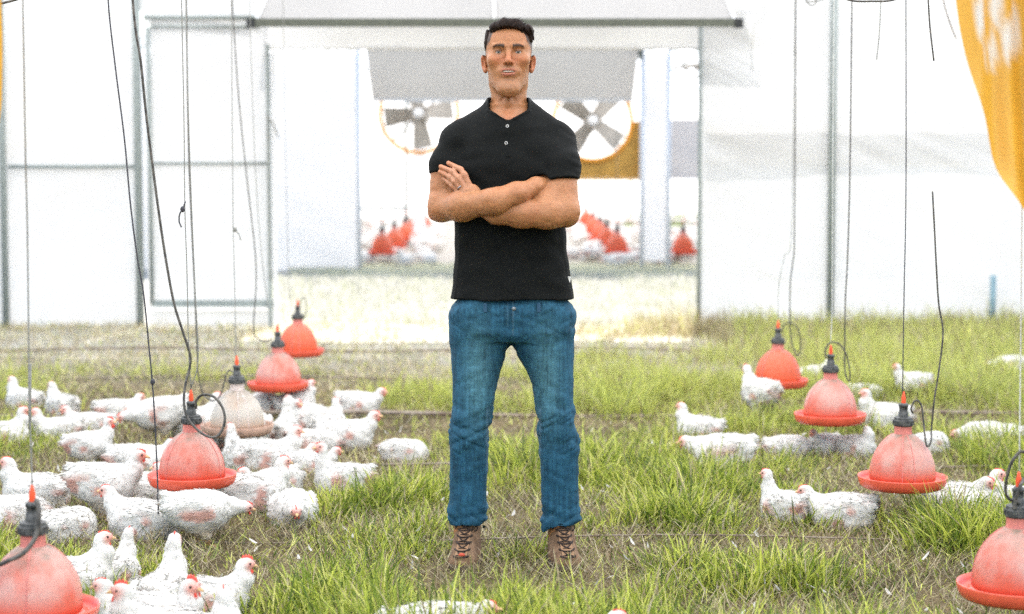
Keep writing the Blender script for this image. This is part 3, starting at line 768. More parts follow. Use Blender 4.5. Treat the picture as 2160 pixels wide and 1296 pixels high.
drinker(1641, 10.05, 'farthest red bell drinker of the right row, a white chicken before it', M['dome_clean'], rz=1.2,
        hoses=[([(1650, 700, -0.02), (1653, 688, -0.02), (1661, 682, -0.02), (1674, 684, -0.02), (1685, 700, -0.02), (1689, 730, -0.02), (1684, 750, -0.02), (1676, 740, -0.02), (1667, 700), (1667, 600), (1672, 555), (1676, 480), (1679, 0), (1680, -60)], 0.0036)],
        cords=[([(1641, 668), (1643, 600), (1655, 540), (1670, 480), (1676, 0), (1676, -60)], 0.0022, 'cord')])
# left row, near to far
drinker(70, 4.75, 'large pink red bell drinker in the lower left corner, nearest of the left row', M['dome'][3], rz=2.2, PZ=0.208,
        hoses=[([(76, 1055, -0.03), (80, 1062, -0.04), (82, 1090, -0.05), (76, 1130, -0.06), (52, 1165, -0.09), (20, 1182, -0.1), (-15, 1190, -0.1), (-50, 1140), (-60, 700), (-40, -300)], 0.0062)],
        cords=[([(68, 1028), (66, 960), (62, 830), (58, 500), (54, 330), (50, 100), (48, -10), (44, -330)], 0.0022, 'cord'),])
drinker(404, 6.92, 'pink red bell drinker ringed by the densest crowd of chickens, its hose looped', M['dome'][1], rz=1.4, PZ=0.188,
        hoses=[([(414, 862, -0.02), (414, 846, -0.03), (428, 833, -0.04), (452, 838, -0.05), (470, 862, -0.06), (474, 890, -0.07), (464, 915, -0.08), (446, 923, -0.08), (420, 910, -0.07), (396, 882, -0.05), (388, 850, -0.04), (391, 812, -0.02), (401, 770), (400, 745), (384, 695), (367, 640), (352, 560), (338, 470), (322, 350), (308, 240), (297, 130), (287, 70), (280, 0), (270, -160)], 0.0050)],
        cords=[([(403, 818), (398, 740), (394, 560), (390, 440), (388, 250), (383, 0), (382, -160)], 0.0022, 'cord'),
               ([(402, 822), (418, 760), (413, 640), (406, 480), (398, 260), (392, 0), (390, -160)], 0.0022, 'cord')])
drinker(500, 8.5, 'dirty beige bell drinker between two red ones in the left row', M['dome_pale'], M['neck_pale'], rz=0.4, PZ=0.15,
        hoses=[([(490, 785, -0.02), (483, 782, -0.02), (476, 795, -0.03), (470, 820, -0.04), (462, 838, -0.05), (450, 846, -0.05), (440, 842, -0.03), (428, 830), (418, 790), (416, 740), (410, 600), (398, 320), (392, -90)], 0.0036)],
        cords=[([(497, 755), (496, 640), (492, 480), (490, 260), (488, 0), (488, -90)], 0.0022, 'cord')])
drinker(586, 10.05, 'red bell drinker with chalky sides, overlapping the farthest one of the left row', M['dome'][0], rz=2.0, PZ=0.162,
        hoses=[([(575, 715, -0.02), (560, 720), (545, 715), (535, 690), (540, 560), (520, 370), (503, 200), (490, 0), (489, -60)], 0.0034)],
        cords=[([(573, 682), (562, 620), (548, 500), (536, 300), (528, 60), (526, -60)], 0.0022, 'cord')])
drinker(628, 11.75, 'smallest bright orange red bell drinker, farthest of the left row', M['dome_clean'], rz=0.0, PZ=0.17,
        hoses=[([(626, 655, -0.02), (632, 640, -0.02), (641, 628, -0.02), (646, 640, -0.02), (646, 660, -0.02), (640, 672, -0.02)], 0.003)],
        cords=[([(611, 632), (608, 560), (603, 350), (597, 0), (597, -30)], 0.0024, 'cord')])
# hanging knots and loose ends of cord: things of their own
def cord_thing(name, pts, Y, r, m, label, knots=(), group=None, cat='cord', n=7, sm=6):
    P = [wall(p[0], p[1], Y) for p in pts]
    c = np.array(P[0]); t = MB().tube([tuple(p - c) for p in P], r, n, sm)
    for (kx, ky) in knots:
        k = wall(kx, ky, Y) - c; t.ell(k, (0.009, 0.009, 0.012), 8, 6)
    o = t.build(name, M[m], None, True, loc=c); return tag(o, label, cat, group)
cord_thing('hanging_cord', [(224, -160), (228, 0), (243, 140), (262, 290), (275, 430), (289, 540), (303, 620), (313, 720), (323, 830), (330, 960), (333, 1040), (334, 1085)], 6.6, 0.0030, 'dark_cord',
           'thin dark cord slanting down past the left wall pole to the chickens', [(322, 806)])
cord_thing('knotted_string', [(391, 425), (386, 440), (379, 452), (378, 468), (383, 480)], 6.9, 0.003, 'dark_cord', 'short frayed string end knotted to the cords over the ringed drinker', [(385, 442)])
cord_thing('knotted_string', [(490, 478), (496, 485), (504, 495), (508, 507)], 8.5, 0.003, 'cord', 'short string end knotted to the cord over the beige drinker', [(496, 485)])
cord_thing('tie_string', [(562, 240), (566, 250), (576, 260), (582, 275), (588, 292)], 15.25, 0.008, 'cord', 'short tie string hanging from the door post', [(564, 247)])
cord_thing('door_pull', [(563, 245), (566, 350), (568, 480), (570, 590)], 15.25, 0.006, 'cord', 'long thin pull cord hanging down along the door post')
cord_thing('dangling_string', [(1860, -60), (1858, 0), (1855, 70), (1849, 127)], 8.0, 0.003, 'cord', 'short loose cord end hanging from the roof, left of the right tarp')
cord_thing('dangling_string', [(1679, -30), (1679, 60), (1677, 118)], 11.0, 0.003, 'cord', 'short pale cord end hanging between the flap corner and the right pole')
cord_thing('dangling_string', [(1610, -20), (1612, 30), (1604, 45), (1590, 60), (1586, 150)], 13.8, 0.003, 'cord', 'thin loose cord dangling past the outer corner of the awning')
cord_thing('dangling_hose', [(1952, -100), (1958, 0), (1962, 60), (1970, 129)], 6.9, 0.0034, 'hose', 'thin dark hose end dangling from the roof close to the right tarp')
cord_thing('tarp_cord', [(1985, -40), (1992, 10), (2006, 55), (2017, 82)], 4.6, 0.002, 'strap', 'slack thin brown cord tied to the edge of the right tarp')
cord_thing('wire_bundle', [(1690, -20), (1700, 2), (1712, 12), (1722, 5), (1716, -6), (1700, 4), (1735, 0), (1745, -15)], 9.0, 0.003, 'cord', 'tangled wire bundle peeping in at the top edge, right of the flap')
cord_thing('roof_cable', [(1740, -25), (1790, 0), (1840, 3), (1885, 0), (1930, -20)], 7.0, 0.004, 'hose', 'black cable sagging along the roof at the top edge left of the tarp')
cord_thing('roof_cable', [(-30, 12), (0, 8), (40, -2), (70, -12)], 6.0, 0.004, 'hose', 'short piece of black cable crossing the top left corner')
# grey stake-like tube round the front left cord
a = wall(63, 905, 5.6); b = wall(63, 768, 5.6)
tag(MB().tube([tuple(a), tuple(b)], [0.004, 0.0055], 8).build('grey_rod', M['cord'], None, True), 'thin grey rod upright at the left edge above the nearest left drinker', 'rod')
# straps lying across the turf between the hoops
for Y, r, m, lab in ((13.35, 0.010, 'strap', 'pale strap lying across the turf farthest back, near the doorway'), (11.6, 0.007, 'strap', 'thin strap lying across the turf behind the smallest drinkers'),
                     (9.9, 0.013, 'strap', 'dark brown strap crossing the turf at the height of the man\'s knees'), (8.2, 0.006, 'strap', 'thin brown strap crossing the turf behind the man\'s shins'),
                     (6.6, 0.0035, 'strap', 'thin taut line crossing the turf just behind the man\'s boots')):
    xs = np.linspace(-5, 5, 30)
    pts = [(x, Y + 0.01 * math.sin(x * 3), 0.022 + 0.014 * math.sin(x * 2.1 + Y)) for x in xs]
    tag(MB().tube(pts, r, 6).build('ground_strap', M[m], None, True), lab, 'strap', 'straps lying across the turf')
# distant drinkers in the second house
def far_drinker(px, Y, label): return drinker(px, Y, label, M['dome_clean'], detail=False, group='blurred red drinkers in the second house',
    cords=[([(px, 340 + FPX * (CAM_H - PZ - 0.37) / Y), (px, 340 - FPX * 1.9 / Y)], 0.004, 'cord')])
for px, Y, lab in ((806, 24.6, 'lowest blurred red drinker in the second house, left of the man'), (832, 26.4, 'second lowest blurred red drinker in the second house, left of the man'), (855, 28.6, 'third blurred red drinker up in the second house, left of the man'), (876, 31.0, 'fourth blurred red drinker up in the second house, left of the man'), (893, 34.5, 'highest blurred red drinker in the second house, beside the man\'s right elbow'),
                   (1302, 24.8, 'lowest blurred red drinker in the second house, right of the man'), (1280, 26.8, 'second lowest blurred red drinker in the second house, right of the man'), (1266, 29.0, 'third blurred red drinker up in the second house, right of the man'), (1252, 31.8, 'fourth blurred red drinker up in the second house, right of the man'), (1236, 36, 'highest blurred red drinker in the second house, beside the man\'s left elbow'),
                   (1441, 24.6, 'lone blurred red drinker seen between the white panel and the right wall')):
    o_ = far_drinker(px, Y, lab); o_.scale = (1.15, 1.15, 1.3)
# ---------------------------------------------------------------- the man
MY = 6.30
HX = -0.012
def build_man():
    root = empty('person', (0, MY, 0), 0, 'man in a black short sleeved button neck shirt and blue jeans standing with folded arms', 'person')
    # --- skin: head, neck, trunk, legs and both folded arms in one continuous surface
    b = Shape()
    b.u(s_ell((HX, 0.012, 1.770), (0.0765, 0.098, 0.082)))
    face = [(1.608, .016, -.076, -.02), (1.618, .027, -.086, 0.0), (1.635, .0405, -.0885, .02), (1.66, .0530, -.0890, .03), (1.69, .0668, -.0890, .05), (1.72, .0705, -.087, .06), (1.75, .0715, -.0845, .07), (1.775, .0735, -.0885, .08), (1.80, .0725, -.085, .08), (1.825, .064, -.070, .08), (1.84, .05, -.05, .06)]
    b.u(s_loft([(z, HX, (f + k) / 2, rx, (k - f) / 2) for z, rx, f, k in face], 2.35), 0.02)
    for s in (-1, 1):
        b.u(s_ell((HX + s * 0.048, -0.060, 1.724), (0.018, 0.020, 0.013)), 0.03)                 # cheekbone
        b.u(s_rc((HX + s * 0.0465, -0.004, 1.668), (HX + s * 0.016, -0.0720, 1.6255), 0.0135, 0.0140), 0.035)   # jaw line
        b.u(s_rc((HX + s * 0.014, -0.0865, 1.7665), (HX + s * 0.046, -0.076, 1.769), 0.0095, 0.008), 0.010)   # brow ridge
        b.c(s_ell((HX + s * 0.033, -0.099, 1.7485), (0.0195, 0.0205, 0.0125)), 0.010)              # socket
        b.u(s_ell((HX + s * 0.033, -0.0705, 1.7485), (0.0178, 0.0145, 0.0125)), 0.004)            # lids
        b.c(s_ell((HX + s * 0.033, -0.088, 1.7465), (0.0160, 0.0145, 0.0039)), 0.001)             # eye opening
    b.u(s_rc((HX, -0.084, 1.760), (HX, -0.1085, 1.722), 0.0078, 0.0098), 0.010)                   # nose
    b.u(s_ell((HX, -0.1115, 1.7155), (0.0105, 0.0100, 0.0090)), 0.008)
    for s in (-1, 1):
        b.u(s_ell((HX + s * 0.0122, -0.096, 1.713), (0.0066, 0.0100, 0.0070)), 0.005)
        b.c(s_ell((HX + s * 0.0070, -0.107, 1.7065), (0.0036, 0.005, 0.0035)), 0.002)
    b.u(s_ell((HX, -0.083, 1.684), (0.030, 0.0135, 0.018)), 0.018)                                  # muzzle
    b.u(s_chain([(HX - .0260, -.0865, 1.6850), (HX - .011, -.0930, 1.6885), (HX, -.0945, 1.6878), (HX + .011, -.0930, 1.6885), (HX + .0260, -.0865, 1.6850)], [.0030, .0050, .0048, .0050, .0030], .004), 0.004)                            # lips
    b.u(s_chain([(HX - .0260, -.0860, 1.6835), (HX - .013, -.0915, 1.6755), (HX, -.0930, 1.6735), (HX + .013, -.0915, 1.6755), (HX + .0260, -.0860, 1.6835)], [.0030, .0058, .0066, .0058, .0030], .004), 0.004)
    b.c(s_ell((HX, -0.103, 1.6815), (0.0258, 0.0175, 0.0046)), 0.0015)
    b.u(s_ell((HX, -0.0755, 1.625), (0.020, 0.0150, 0.012)), 0.03)                                # chin
    b.c(s_ell((HX, -0.1030, 1.6580), (0.020, 0.0080, 0.006)), 0.012)
    for s in (-1, 1):                                                                             # ears
        Me = rot(0, s * 0.16, s * 0.42)
        b.u(s_ell((HX + s * 0.0815, 0.012, 1.7125), (0.0085, 0.020, 0.0325), Me), 0.006)
        b.c(s_ell((HX + s * 0.0885, -0.006, 1.7165), (0.0065, 0.0125, 0.0200), Me), 0.003)
        b.u(s_ell((HX + s * 0.0785, -0.004, 1.690), (0.006, 0.008, 0.0095)), 0.006)
    head_ = b; b = Shape(); b.u(region(head_, (HX - .12, -.15, 1.58), (HX + .12, .14, 1.90)))
    b.u(s_rc((HX, 0.030, 1.660), (HX * 0.7, 0.026, 1.50), 0.0565, 0.0685), 0.012)                 # neck
    for s in (-1, 1): b.u(s_rc((HX + s * 0.05, 0.0, 1.640), (HX + s * 0.014, -0.046, 1.530), 0.012, 0.009), 0.03)
    b.u(s_ell((HX, -0.040, 1.580), (0.012, 0.013, 0.016)), 0.02)                                  # throat
    torso = [(.80, .004, 0, .15, .08), (.905, .004, 0, .165, .090), (1.02, 0, 0, .170, .098), (1.12, -.004, 0, .172, .102), (1.20, -.008, 0, .175, .106), (1.30, -.011, 0, .178, .108), (1.38, -.012, 0, .176, .106), (1.45, -.012, .006, .155, .092), (1.50, -.011, .010, .118, .083), (1.535, -.011, .014, .088, .074), (1.565, -.011, .02, .06, .05)]
    b.u(s_loft(torso, 2.3), 0.02)
    for s in (-1, 1):
        b.u(s_rc((-.011 + s * .05, .022, 1.535), (-.011 + s * .165, .015, 1.462), .040, .043), 0.03)
        b.u(s_chain([(s * .10, 0, .86), (s * .15, -.01, .48), (s * .163, .0, .10)], [.07, .046, .038], .02), 0.03)
    # upper arms and forearms (his right arm is on the left of the picture)
    armR = Shape(); armR.u(s_chain([(-.188, .012, 1.452), (-.222, -.005, 1.365), (-.236, -.03, 1.236)], [.042, .0520, .0475], .02))
    armR.u(s_ell((-.226, -.024, 1.305), (.040, .043, .062)), .02)
    armR.u(s_chain([(-.229, -.045, 1.229), (-.165, -.120, 1.235), (-.06, -.205, 1.252), (.015, -.184, 1.277), (.082, -.132, 1.301)], [.046, .0470, .0400, .0340, .0285], .03), .028)
    armR.u(s_ell((-.255, -.012, 1.205), (.026, .024, .022)), .03)
    armR.u(s_chain([(.080, -.134, 1.300), (.114, -.094, 1.303), (.14, -.062, 1.298)], [.0285, .026, .022], .02), .02)
    for k, (dz, L) in enumerate(((.024, .062), (.008, .07), (-.008, .066), (-.024, .052))):
        armR.u(s_chain([(.130, -.062, 1.288 + dz * .8), (.150, -.038, 1.288 + dz * .8), (.146, -.045 + L * .6, 1.288 + dz * .8)], [.0095, .0088, .0075], .006), .006)
    armR.u(s_chain([(.112, -.078, 1.300), (.128, -.058, 1.306), (.136, -.045, 1.306)], [.012, .0105, .0085], .006), .008)
    armL = Shape(); armL.u(s_chain([(.164, .012, 1.452), (.166, -.060, 1.36), (.175, -.120, 1.226)], [.044, .054, .048], .02))
    armL.u(s_ell((.150, -.106, 1.284), (.047, .046, .048)), .025)
    armL.u(s_chain([(.175, -.128, 1.213), (.12, -.158, 1.211), (.03, -.165, 1.211), (-.05, -.165, 1.216), (-.118, -.150, 1.243)], [.046, .0465, .0425, .0355, .0285], .03), .028)
    armL.u(s_ell((.112, -.140, 1.258), (.036, .032, .032)), .03)
    armL.u(s_ell((.188, -.100, 1.196), (.026, .024, .022)), .03)
    # his left hand lies on the right upper arm: four bent fingers, thumb under the forearm
    armL.u(s_ell((-.137, -.143, 1.275), (.036, .021, .034), rot(0, -0.6, 0)), .02)
    fing = [([(-.136, -.146, 1.290), (-.157, -.140, 1.338), (-.170, -.128, 1.357), (-.212, -.098, 1.377)], .0098),
            ([(-.150, -.143, 1.292), (-.178, -.135, 1.330), (-.196, -.122, 1.349), (-.238, -.092, 1.366)], .0100),
            ([(-.160, -.136, 1.284), (-.190, -.129, 1.317), (-.207, -.116, 1.332), (-.241, -.091, 1.349)], .0096),
            ([(-.167, -.128, 1.276), (-.197, -.121, 1.302), (-.210, -.111, 1.313), (-.230, -.096, 1.326)], .0086)]
    for pts, r in fing: armL.u(s_chain(pts, [r * 1.12, r * 1.04, r * .95, r * .8], .006), .004)
    armL.u(s_chain([(-.115, -.135, 1.262), (-.150, -.118, 1.268), (-.185, -.098, 1.262), (-.205, -.09, 1.26)], [.015, .0125, .011, .009], .006), .01)
    b.u(region(armR, (-.33, -.28, 1.13), (.22, .10, 1.54)), 0.004); b.u(region(armL, (-.29, -.25, 1.12), (.28, .10, 1.54)), 0.003)
    veins = lambda P: 0.0011 * noise(P * np.array([26, 40, 60], np.float32), 2) * (P[:, 2] < 1.5) + 0.0005 * noise(P * 70, 3) + 0.0005 * noise(P * 150, 4)
    b.disp(veins)
    V, Q = surface(b, (-.34, -.26, .05), (.31, .16, 1.90), 0.0030)
    V = blur_mesh(V, Q, 1, .35)
    C = np.tile(np.array([0.36, 0.158, 0.068]), (len(V), 1))
    C *= (1 + 0.07 * noise(V * 45, 3) + 0.05 * noise(V * 120, 5))[:, None]
    def blend(w, col):
        nonlocal C
        w = np.clip(w, 0, 1)[:, None]; C = C * (1 - w) + np.array(col) * w
    x, y, z = V[:, 0] - HX, V[:, 1], V[:, 2]; hd = z > 1.59
    g = lambda cx, cz, rx, rz: np.exp(-((np.abs(x) - cx) / rx) ** 2 - ((z - cz) / rz) ** 2) * (y < -0.02) * hd
    blend(0.40 * g(0, 1.722, .030, .022) + .3 * g(.045, 1.722, .022, .016), (0.44, 0.115, 0.055))       # sun-reddened nose and cheeks
    blend(0.32 * g(0, 1.80, .05, .018), (0.36, 0.15, 0.07))
    fre = (noise(V * 260, 9) > 0.42) * (g(0, 1.72, .06, .03) + .6 * g(0, 1.80, .06, .02)); blend(.38 * fre, (0.26, 0.095, 0.04))
    jaw = hd * (y < .0) * np.clip((1.695 - z) / .022, 0, 1) * np.clip((z - 1.597) / .012, 0, 1); stub = .26 + .3 * (noise(V * 330, 6) > 0.1)
    lipz = np.exp(-(x / .030) ** 2 - ((z - 1.681) / .013) ** 2)
    blend(jaw * stub * (1 - lipz) * .42, (0.19, 0.125, 0.08))
    blend(.5 * g(0, 1.6985, .024, .0055), (0.21, 0.125, 0.075)); blend(.55 * g(0, 1.6555, .018, .005), (0.20, 0.11, 0.07)); blend(.35 * g(0, 1.635, .026, .012), (0.24, 0.13, 0.08))
    lip = np.maximum(np.exp(-(x / .0262) ** 4 - ((z - 1.6887) / .0048) ** 4), np.exp(-(x / .0235) ** 4 - ((z - 1.6735) / .0062) ** 4)) * (y < -.075)
    blend(.72 * lip, (0.40, 0.135, 0.10))
    inm = np.exp(-(x / .0255) ** 4 - ((z - 1.6815) / .0032) ** 4) * (y < -.07) * (y > -.0955); blend(.85 * inm, (0.13, 0.03, 0.025))
    brow = np.clip(1.35 - np.abs(z - (1.7662 + .0035 * np.sin((np.abs(x) - .008) * 62) - np.clip(np.abs(x) - .042, 0, 1) * .4)) / (.0070 - .09 * np.clip(np.abs(x) - .016, 0, .05)), 0, 1) * (np.abs(x) > .0135) * (np.abs(x) < .052) * (y < -.045) * (.95 + .2 * noise(V * 300, 2))
    blend(1.1 * brow, (0.03, 0.017, 0.011))
    lash = np.exp(-((np.abs(x) - .033) / .0135) ** 4 - ((z - 1.7532) / .0018) ** 2) * (y < -.05) * hd; blend(.9 * lash, (0.03, 0.016, 0.012))
    blend(.35 * g(.033, 1.757, .016, .005), (0.27, 0.11, 0.06)); blend(.3 * g(.033, 1.738, .015, .004), (0.30, 0.12, 0.07))
    ear = hd * np.clip((np.abs(x) - .072) / .012, 0, 1) * (z < 1.75); blend(.5 * ear, (0.42, 0.13, 0.065))
    armm = (z < 1.40) * (z > 1.15) * (np.abs(x) < .33) * (y < .08); blend(.30 * armm * (noise(V * np.array([190, 190, 330]), 17) > .30) * (.6 + .4 * noise(V * 18, 6)), (0.12, 0.055, 0.025))
    blend(.25 * armm * np.clip(noise(V * 14, 8), 0, 1), (0.42, 0.14, 0.07))
    # cropped hair on the scalp, chest, knuckles and elbows
    crop = hd * np.clip((z - (1.735 + np.clip(-y, -.2, .2) * .7 * (y < 0) - .35 * np.clip(y, 0, .2))) / .012, 0, 1) * (y > -.062); blend(.93 * crop, (0.02, 0.012, 0.009))
    for c, r, a in (((-.25, -.03, 1.20), .045, .45), ((.20, -.03, 1.195), .045, .5), ((-.16, -.13, 1.335), .03, .3), ((-.225, -.095, 1.36), .03, .4), ((-.012, -.07, 1.53), .04, .3)):
        blend(a * np.exp(-np.sum((V - np.array(c)) ** 2, 1) / r ** 2), (0.52, 0.18, 0.10))
    hand = np.exp(-np.sum(((V - np.array([-.18, -.12, 1.33])) / np.array([.055, .05, .05])) ** 4, 1)); blend(.45 * hand * (V[:, 1] < -.085), (0.52, 0.27, 0.18))
    sk = mat('skin', (0.43, 0.2, 0.1), 0.5, 0.35, attr=True, bump=0.10, bscale=260)
    p = sk.node_tree.nodes['Principled BSDF']; p.inputs['Subsurface Weight'].default_value = 0.12; p.inputs['Subsurface Radius'].default_value = (1, .3, .15); p.inputs['Subsurface Scale'].default_value = 0.008
    link('body', npmesh('body', V, Q, True, C), sk, root)
    # --- eyes, teeth
    ew = mat('eye_white', (0.36, 0.32, 0.29), 0.25, 0.5); ei = mat('grey_iris', (0.045, 0.06, 0.06), 0.2, 0.5); ep = mat('pupil', (0.01, 0.01, 0.01), 0.15, 0.6)
    for s in (-1, 1):
        e = MB().ell((HX + s * .033, -.0695, 1.7475), (.0135, .0135, .0125), 20, 14).build('eye', ew, root, True)
        MB().ell((HX + s * .033, -.0815, 1.7478), (.0050, .0018, .0050), 16, 8).build('iris', ei, e, True)
        MB().ell((HX + s * .033, -.0829, 1.7478), (.0022, .0010, .0022), 12, 6).build('pupil', ep, e, True)
    MB().ell((HX, -.0880, 1.6835), (.0235, .0075, .0040), 20, 8).build('teeth', mat('teeth', (0.66, 0.62, 0.55), 0.25, 0.5), root, True)
    # --- hair, short and swept up
    h = Shape(); h.u(s_ell((HX, .016, 1.775), (.0800, .100, .083)))
    h.u(s_chain([(HX - .050, -.052, 1.832), (HX - .015, -.068, 1.840), (HX + .026, -.062, 1.838), (HX + .055, -.045, 1.827)], [.015, .0175, .0165, .014], .02), .02)
    h.u(s_ell((HX, -.01, 1.822), (.060, .078, .029)), .02)
    h.u(s_ell((HX + .070, -.040, 1.826), (.013, .018, .017)), .014); h.u(s_ell((HX + .076, -.028, 1.800), (.010, .016, .020)), .012)
    h.u(s_ell((HX - .072, -.022, 1.79), (.009, .018, .035)), .014)
    h.c(s_loft([(1.56, HX, -.13, .085, .095), (1.66, HX, -.12, .085, .088), (1.74, HX, -.115, .0695, .080), (1.78, HX, -.115, .0640, .075), (1.805, HX, -.115, .060, .060), (1.823, HX, -.110, .052, .043), (1.832, HX, -.11, .02, .02)], 2.6), .004)
    def low(P):
        yy = P[:, 1]; lim = np.where(yy < -.005, 1.745, np.where(yy < .035, 1.752, 1.752 - (yy - .035) * 1.3)); return (lim - P[:, 2]) * .7
    h.i(lambda P: low(P), .006)
    h.disp(lambda P: (.0017 * noise(np.stack([P[:, 0] * 150 + P[:, 2] * 60, P[:, 1] * 34, P[:, 2] * 55], 1), 12) + .0022 * noise(np.stack([P[:, 0] * 320, P[:, 1] * 60, P[:, 2] * 90], 1), 13)) * np.clip((P[:, 2] - 1.75) / .04, .25, 1))
    V, Q = surface(h, (HX - .12, -.12, 1.64), (HX + .12, .15, 1.90), 0.0024)
    hm = mat('dark_brown_hair', (0.014, 0.0075, 0.005), 0.6, 0.15, var=0.5, vscale=160, stretch=(1, .25, 1))
    hair = link('hair', npmesh('hair', V, Q, True), hm, root)
    N = normals(V, Q); r = np.random.default_rng(3); cand = np.where(V[:, 2] > 1.775)[0]; I = r.choice(cand, 2600); P = V[I]; n = N[I]
    d = np.stack([r.normal(.65, .25, len(I)), np.where(P[:, 1] < -.03, -.2, .55) + r.normal(0, .2, len(I)), np.where(P[:, 1] < -.03, .25, .05) + r.normal(0, .15, len(I))], 1)
    side_ = np.abs(P[:, 0] - HX) > .055; d[side_] = np.stack([r.normal(0, .1, side_.sum()), .4 + r.normal(0, .15, side_.sum()), -.7 + r.normal(0, .2, side_.sum())], 1)
    d /= np.linalg.norm(d, axis=1)[:, None]; d = d + n * .10; s_ = np.cross(n, d); s_ /= np.linalg.norm(s_, axis=1)[:, None] + 1e-9; L = r.uniform(.006, .014, (len(I), 1)); L[side_] *= .5
    HV = np.stack([P - s_ * .0007, P + s_ * .0007, P + d * L], 1).reshape(-1, 3)
    st = link('hair_strands', npmesh('hair_strands', HV, np.arange(len(HV)).reshape(-1, 3), False), hm, hair); st['kind'] = 'stuff'
    # --- black shirt
    t = Shape()
    ts = [(.917, .002, 0, .2120, .134), (.95, .002, 0, .207, .128), (1.02, -.001, 0, .197, .118), (1.12, -.005, 0, .1895, .113), (1.20, -.008, 0, .190, .115), (1.30, -.010, 0, .195, .121), (1.38, -.011, 0, .195, .121), (1.45, -.012, .006, .18, .107), (1.50, -.011, .008, .140, .097), (1.535, -.011, .012, .105, .088), (1.575, -.011, .02, .074, .068), (1.60, -.011, .022, .072, .066)]
    t.u(s_loft(ts, 2.35))
    for s in (-1, 1): t.u(s_rc((-.011 + s * .055, .024, 1.540), (-.011 + s * .166, .014, 1.466), .048, .054), .035)
    def sleeve(pts, ra, rb, n, zh):
        f = s_chain(pts, ra, .02); inn = s_chain(pts, rb, .02); n = np.array(n, np.float32); n /= np.linalg.norm(n); o = np.array(zh, np.float32)
        def g(P):
            e = (P - o) @ n
            return smax(f(P), e, .004)
        return g
    t.u(sleeve([(-.189, .012, 1.458), (-.217, -.008, 1.38), (-.238, -.032, 1.24)], [.058, .0630, .064], [.052, .0575, .057], (-.02, -.12, -1), (-.24, -.02, 1.338)), .022)
    t.u(sleeve([(.166, .012, 1.458), (.162, -.058, 1.375), (.158, -.122, 1.24)], [.057, .0670, .0690], [.052, .0605, .060], (.16, -.25, -1), (.18, -.085, 1.316)), .022)
    t.c(s_chain([(.03, -.184, 1.280), (.082, -.133, 1.301), (.114, -.094, 1.303), (.15, -.055, 1.298)], [.037, .034, .032, .028], .02), .008)
    def neckline(P):
        x_ = np.abs(P[:, 0] - HX); zb = np.where(P[:, 1] < .01, 1.517, 1.575 + 0 * x_)
        return np.maximum(np.maximum(x_ - .0685, (x_ * .55 - (P[:, 2] - zb)) * .85), -(1.9 - P[:, 2]) * 0 + (P[:, 1] - .075))
    base = Shape(); base.ops = list(t.ops)
    t.c(lambda P: neckline(P), .004)
    collar = lambda P: np.maximum(np.maximum(np.abs(neckline(P)) - .0055, base(P) - .005), P[:, 2] - 1.603)
    t.u(lambda P: collar(P), .003)
    t.u(lambda P: np.maximum(np.maximum(np.abs(P[:, 0] - HX) - .0135, np.abs(P[:, 2] - 1.46) - .064), np.maximum(base(P) - .0028, P[:, 1] + .03)), .002)
    cav = s_loft([(.88, .002, 0, .207, .128), (.93, .002, 0, .20, .12), (.96, .002, 0, .1, .05)], 2.3); pass
    def folds(P):
        X, Y_, Z = P[:, 0], P[:, 1], P[:, 2]
        a = noise(np.stack([X * 14 + Z * 10, Y_ * 10, Z * 22 - X * 9], 1), 41); c = noise(np.stack([X * 26 - Z * 15, Y_ * 16, Z * 34 + X * 20], 1), 42)
        sl = np.clip((np.abs(X + .01) - .165) / .03, 0, 1) * (Z > 1.28); waist = np.clip((1.22 - Z) / .12, 0, 1)
        drape = noise(np.stack([X * 17, Y_ * 9, Z * 4.5], 1), 43)
        ridge = 1 - np.abs(noise(np.stack([X * 9 + 3, Y_ * 9, (Z + .45 * np.abs(X)) * 40], 1), 44)) * 2
        r2 = 1 - 2 * np.abs(noise(np.stack([X * 6 + Z * 5 + 9, Y_ * 8, Z * 15 - X * 5], 1), 46))
        return (.0028 * a + .0016 * c + .0030 * np.clip(r2, -.4, 1)) * np.where((Z < 1.26) & (Y_ > -.06), .3, 1) + sl * (.003 * a + .0028 * np.clip(ridge, -.3, 1) * .7) + waist * (.0034 * drape * (Y_ < -.05))
    t.disp(folds)
    V, Q = surface(t, (-.34, -.20, .88), (.31, .17, 1.63), 0.0042)
    V = blur_mesh(V, Q, 1, .4)
    shirt = link('shirt', npmesh('shirt', V, Q, True), mat('black_jersey', (0.0048, 0.0056, 0.0053), 0.8, 0.13, var=0.25, vscale=300, bump=0.12, bscale=500), root)
    wb = mat('white_button', (0.62, 0.62, 0.6), 0.4)
    for px, py in ((1070, 266), (1067.5, 302)):
        w = wall(px, py, MY - .12); zz = w[2]; P = np.array([[w[0], q, zz] for q in np.linspace(-.2, -.03, 200)], np.float32); d = t(P); k = int(np.argmax(d < 0)); yy = float(P[k, 1])
        ringp = [(w[0] + .0042 * math.cos(a), yy - .0008, zz + .0042 * math.sin(a)) for a in np.linspace(0, 2 * math.pi, 17)]
        MB().tube(ringp, .0013, 6, cap=False).build('button', wb, shirt, True)
    w = wall(1200, 589, MY - .03); P = np.array([[w[0], q, w[2]] for q in np.linspace(-.2, .05, 300)], np.float32); d = t(P); yy = float(P[int(np.argmax(d < 0)), 1])
    MB().box((w[0], yy - .0015, w[2]), (.011, .003, .019), -.0, 0, .12).build('side_tag', mat('tag_white', (0.75, 0.75, 0.7), 0.7), shirt)
    # --- jeans
    j = Shape(); Z = lambda py: (1188 - py) / 616.0; Xp = lambda px: (px - 1080) / 616.0
